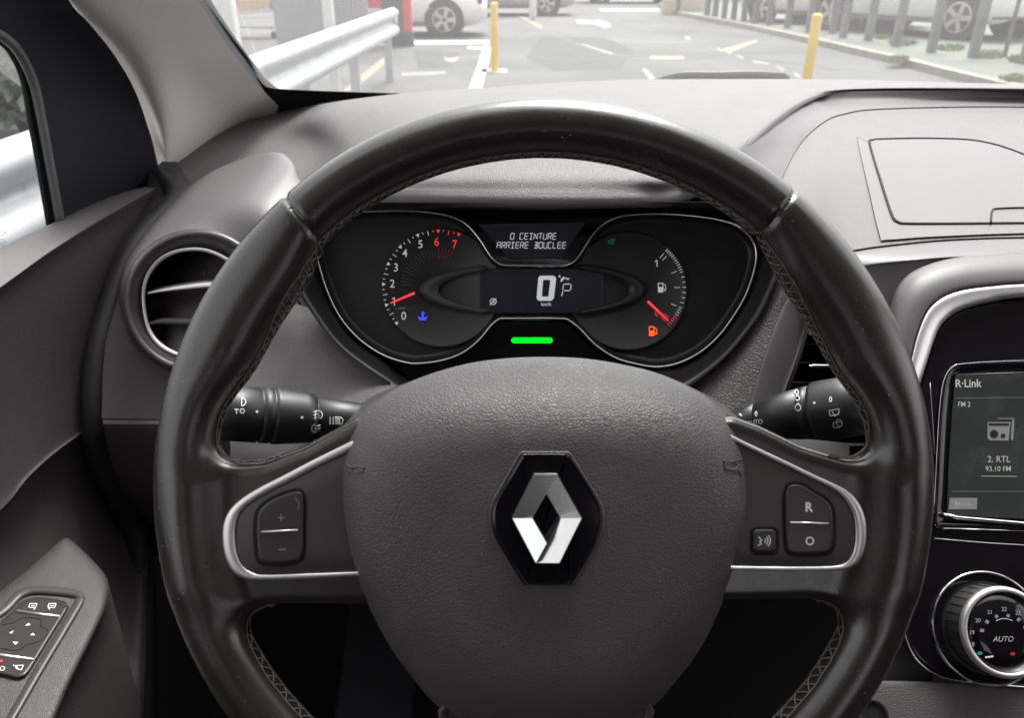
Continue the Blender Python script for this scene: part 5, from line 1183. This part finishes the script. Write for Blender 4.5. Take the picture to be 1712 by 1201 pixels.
# ---- cars
def make_car(name, label, loc, rz, paint, L=4.1, W_=1.76, H=1.45, wr=.32, suv=0, detail=True):
    t = thing(name, label, 'car', (0, 0, 0), 'cars parked outside')
    g = .20 + suv*.06; sh = .90+suv*.12
    st_ = [(-L/2, .45, .72, .62), (-L/2+.06, g+.06, .86, .80), (-L/2+.5, g, sh-.04, .97), (-L/4, g, sh, 1), (0, g, sh+.02, 1), (L/4, g, sh-.02, 1), (L/2-.75, g, sh-.06, .98), (L/2-.25, g+.03, .80+suv*.1, .90), (L/2, g+.14, .62+suv*.1, .66)]
    rows = []
    for x, z0, z1, wd in st_:
        h = W_/2*wd; rows.append([V((x, -h*.86, z0)), V((x, -h, z0+.10)), V((x, -h*1.01, (z0+z1)/2)), V((x, -h*.97, z1-.06)), V((x, -h*.86, z1)), V((x, 0, z1+.03)), V((x, h*.86, z1)), V((x, h*.97, z1-.06)), V((x, h*1.01, (z0+z1)/2)), V((x, h, z0+.10)), V((x, h*.86, z0))])
    rr = [[cr([r[i] for r in rows], 4)[k_] for i in range(11)] for k_ in range((len(rows)-1)*4+1)]
    vs, fs = gridf(rr); fs.append(tuple(range(11))); fs.append(tuple(range((len(rr)-1)*11, len(rr)*11)))
    mk('body', vs, fs, paint, t)
    cab = [(-L/2+.25, sh-.02, .80), (-L/2+.55, H-.07, .70), (-.4, H, .68), (.35, H-.05, .68), (L/2-1.15, sh-.04, .84)]
    rows = []
    for x, z, wd in cab: rows.append([V((x, -W_/2*wd*1.05, min(z, sh)-.03)), V((x, -W_/2*wd, z-.03)), V((x, -W_/2*wd*.85, z)), V((x, 0, z+.02)), V((x, W_/2*wd*.85, z)), V((x, W_/2*wd, z-.03)), V((x, W_/2*wd*1.05, min(z, sh)-.03))])
    vs, fs = gridf([[cr([r[i] for r in rows], 3)[k_] for i in range(7)] for k_ in range(13)]); mk('roof', vs, fs, paint, t)
    for sy in (-1, 1):
        y = sy*W_/2*.885
        q = MB(); q.add([(-L/2+.55, y, sh+.02), (L/2-1.25, y, sh), (.40, y*.90, H-.12), (-.4, y*.88, H-.08), (-L/2+.75, y*.90, H-.14)], [(0, 1, 2, 3, 4)]); q.make('side_window', M['carglass'], t, False)
    q = MB(); q.add([(L/2-1.12, -.62, sh), (L/2-1.12, .62, sh), (.42, .52, H-.08), (.42, -.52, H-.08)], [(0, 1, 2, 3)]); q.make('windscreen', M['carglass'], t, False)
    q = MB(); q.add([(-L/2+.22, -.6, sh+.03), (-L/2+.22, .6, sh+.03), (-L/2+.52, .52, H-.12), (-L/2+.52, -.52, H-.12)], [(0, 1, 2, 3)]); q.make('rear_window', M['carglass'], t, False)
    for sx in (-L/2+.80, L/2-.82):
        for sy in (-1, 1):
            c_ = V((sx, sy*(W_/2-.19), wr)); ax = V((0, sy, 0))
            w_ = lathe('wheel', c_, ax, [(wr*.6, -.02), (wr, 0), (wr*1.0, .17), (wr*.93, .19), (wr*.70, .195)], M['tyre'], t, 32)
            a_ = lathe('arch', c_, ax, [(wr*1.16, .05), (wr*1.18, .196), (wr*1.10, .199)], M['tyre'], t, 32)
            q = MB()
            for k_ in range(5):
                an = 2*pi*k_/5; dr = V((cos(an), 0, sin(an))); pr_ = V((-sin(an), 0, cos(an))); cc = c_+ax*.205
                q.add([cc+pr_*.03, cc+dr*wr*.66+pr_*.045, cc+dr*wr*.66-pr_*.045, cc-pr_*.03], [(0, 1, 2, 3)])
            q.make('rim', M['alloy'], w_, False)
            o2 = lathe('rim_edge', c_, ax, [(wr*.70, .197), (wr*.68, .205), (wr*.62, .203)], M['alloy'], w_, 32, cap=False)
    q = MB(); 
    for sy in (-1, 1): box(q, (0, sy*W_/2*.985, g+.05), L*.45, .03, .09)
    q.make('sill', M['anthra'], t, False)
    for sy in (-1, 1):
        q = MB(); box(q, (L/2-.14, sy*W_/2*.66, .68+suv*.08), .16, .30, .13); o = q.make('headlight', M['carglass'], t, False); bevel(o, .04)
        q = MB(); box(q, (-L/2+.09, sy*W_/2*.72, .78+suv*.08), .10, .22, .16); o = q.make('tail_light', M['redpaint'], t, False); bevel(o, .03)
    q = MB(); box(q, (-L/2-.0, 0, .50), .02, .52, .12); q.make('number_plate', M['white'], t, False)
    t.location = loc; t.rotation_euler = (0, 0, rz)
    return t
gA = G(745, 63)
make_car('parked_car', 'white hatchback whose front wheel shows beside the red portal post', (gA.x-1.25, gA.y+.9, 0), 0, M['white'], L=4.1, wr=.33)
gB = G(915, 27)
make_car('parked_car', 'white and silver car parked behind the left yellow bollard', (gB.x-1.25, gB.y+1.0, 0), 0, M['silverc'], wr=.33)
gB2 = G(783, 27)
make_car('parked_car', 'white car in the back row above the hatchback', (gB2.x-1.6, gB2.y+2.2, 0), 0, M['white'], wr=.33)
gC = G(1590, 76)
make_car('parked_car', 'silver and white off-road car seen between the grey posts at the right edge', (gC.x+.08, gC.y+1.63, .09), -1.05, M['white'], L=4.4, wr=.37, suv=1, H=1.7)
gD = G(1437, 55)
make_car('parked_car', 'small white car between the posts right of the yellow bollard', (gD.x-.11, gD.y+1.55, .09), -.9, M['white'], wr=.31)
gE = G(1290, 30)
make_car('parked_car', 'pale silver car farther back behind the row of posts', (gE.x+3.5, gE.y+14, .09), .1, M['silverc'], wr=.32)
gF = G(1055, 4)
make_car('parked_car', 'distant white car at the far end of the lane', (gF.x, gF.y, 0), 0, M['white'], wr=.32)
# ---- grey posts along the pavement
def gpost(x, y, label, wd=.15, m='post', h=1.5):
    t = thing('fence_post', label, 'post', (x, y, .096), 'grey posts along the pavement')
    q = MB(); b_ = V((x, y, .096)); box(q, b_+V((0, 0, h/2)), wd, wd*.8, h); o = q.make('shaft', M[m], t, False); bevel(o, .01)
    q = MB(); q.add([b_+V(p) for p in ((-wd/2, -wd*.4, h), (wd/2, -wd*.4, h), (wd/2, wd*.4, h), (-wd/2, wd*.4, h), (0, 0, h+.06))], [(0, 1, 4), (1, 2, 4), (2, 3, 4), (3, 0, 4)]); q.make('cap', M['anthra'], t, False)
    return t
pts_ = [(1712, 106), (1626, 96), (1556, 87), (1497, 77), (1451, 67), (1409, 62), (1391, 55), (1352, 53), (1316, 46), (1285, 41), (1262, 38), (1243, 35), (1226, 32), (1210, 30), (1195, 27), (1182, 25)]
ordn = ['nearest', 'second nearest', 'third nearest', 'fourth nearest', 'fifth nearest', 'sixth nearest', 'seventh nearest', 'eighth nearest', 'ninth nearest', 'tenth nearest', 'eleventh nearest', 'twelfth nearest', 'thirteenth nearest', 'fourteenth nearest', 'fifteenth nearest', 'farthest']
for (x, y), s in zip(pts_, ordn):
    g_ = G(x, y, .096); gpost(g_.x, g_.y, s+' grey square post in the row along the pavement', .125 if x > 1200 else .14)
g_ = G(1679, 95, .096); t = thing('sign_post', 'thin dark post with a crossbar between the nearest grey posts', 'post', g_)
lathe('shaft', g_, V((0, 0, 1)), [(.03, 0), (.03, 1.6)], M['anthra'], t, 16); q = MB(); box(q, g_+V((0, 0, .52)), .62, .03, .04); q.make('crossbar', M['anthra'], t, False)
q = MB()
random.seed(3)
for cx, cy, rx_, ry_ in ((1588, 81, 26, 5), (1655, 92, 28, 7), (1510, 72, 25, 5), (1500, 100, 18, 3), (1705, 100, 20, 6), (1480, 63, 20, 3), (1700, 133, 30, 5)):
    for _ in range(420):
        a_ = random.uniform(0, 2*pi); r_ = sqrt(random.random()); b_ = G(cx+rx_*r_*cos(a_), cy+ry_*r_*sin(a_), .096)
        an = random.uniform(0, pi); w_ = V((cos(an), sin(an), 0))*.012; h = random.uniform(.02, .07); ln = V((random.uniform(-.05, .05), random.uniform(-.05, .05), h))
        q.add([b_-w_, b_+w_, b_+ln], [(0, 1, 2)])
o = q.make('grass', M['grass'], None, False); o['kind'] = 'stuff'; tag(o, 'tufts of green grass growing around the grey posts', 'grass')
# far beige wall and dark pole
bw = thing('boundary_wall', 'low beige wall at the far end where the posts begin', 'wall', G(1135, 23))
y_ = G(1135, 23).y
wbox('wall', 1104, 1176, y_, 0, 1.4, .2, M['beige'], bw); wbox('coping', 1103, 1177, y_-.03, 1.4, 1.47, .26, M['kerb'], bw)
t = thing('dark_pole', 'thin dark pole in front of the beige wall', 'pole', G(1133, 24)); lathe('shaft', G(1133, 24), V((0, 0, 1)), [(.06, 0), (.05, 3)], M['anthra'], t, 12)
t = thing('white_bollard', 'short white rounded bollard beside the silver car', 'bollard', G(891, 33)); lathe('shaft', G(891, 33), V((0, 0, 1)), [(.03, 0), (.10, .12), (.10, 1.2), (.05, 1.25), (.005, 1.26)], M['white'], t, 16)
# building block and trees around, giving the glass something to mirror
bd = thing('store_building', 'long pale retail building across the car park', 'building', (0, 60, 0))
q = MB(); box(q, (-5, 66, 3), 90, 12, 6); q.make('wall', M['beige'], bd, False)
q = MB(); box(q, (-5, 66, 6.2), 91, 13, .5); q.make('parapet', M['wallgrey'], bd, False)
for k_ in range(12):
    q = MB(); box(q, (-44+k_*7, 59.95, 1.8), 4, .12, 2.6); q.make('window', M['carglass'], bd, False)
def shrub(x, y, h, label, R=1.1):
    t = thing('shrub', label, 'shrub', (x, y, 0)); q = MB(); c_ = V((x, y, h*.55))
    for _ in range(1500):
        d = V((random.gauss(0, 1), random.gauss(0, 1), random.gauss(0, 1))).normalized()*random.uniform(.4, 1)**.5; p = c_+V((d.x*R, d.y*R, d.z*h*.5)); u = V((random.gauss(0, 1), random.gauss(0, 1), random.gauss(0, 1))).normalized(); v_ = u.orthogonal().normalized()
        s = random.uniform(.04, .09); q.add([p-u*s, p+v_*s*.5, p+u*s, p-v_*s*.5], [(0, 1, 2, 3)])
    q.make('crown', M['leaf'], t, False)
    q = MB()
    for k_ in range(5): tube(q, [V((x, y, 0)), V((x+random.uniform(-.5, .5)*R, y+random.uniform(-.5, .5)*R, h*.8))], [.03, .01], 6)
    q.make('stem', M['bark'], t)
sb = PX(22, 150, -4.2); shrub(sb.x, sb.y, 1.35, 'dark green shrub seen through the side window beyond the barrier', .55)
sb = PX(-60, 150, -5.0); shrub(sb.x, sb.y, 1.5, 'larger dark shrub behind the first, mostly outside the side window', .8)
print('verts', sum(len(o.data.vertices) for o in D.objects if o.type == 'MESH'))
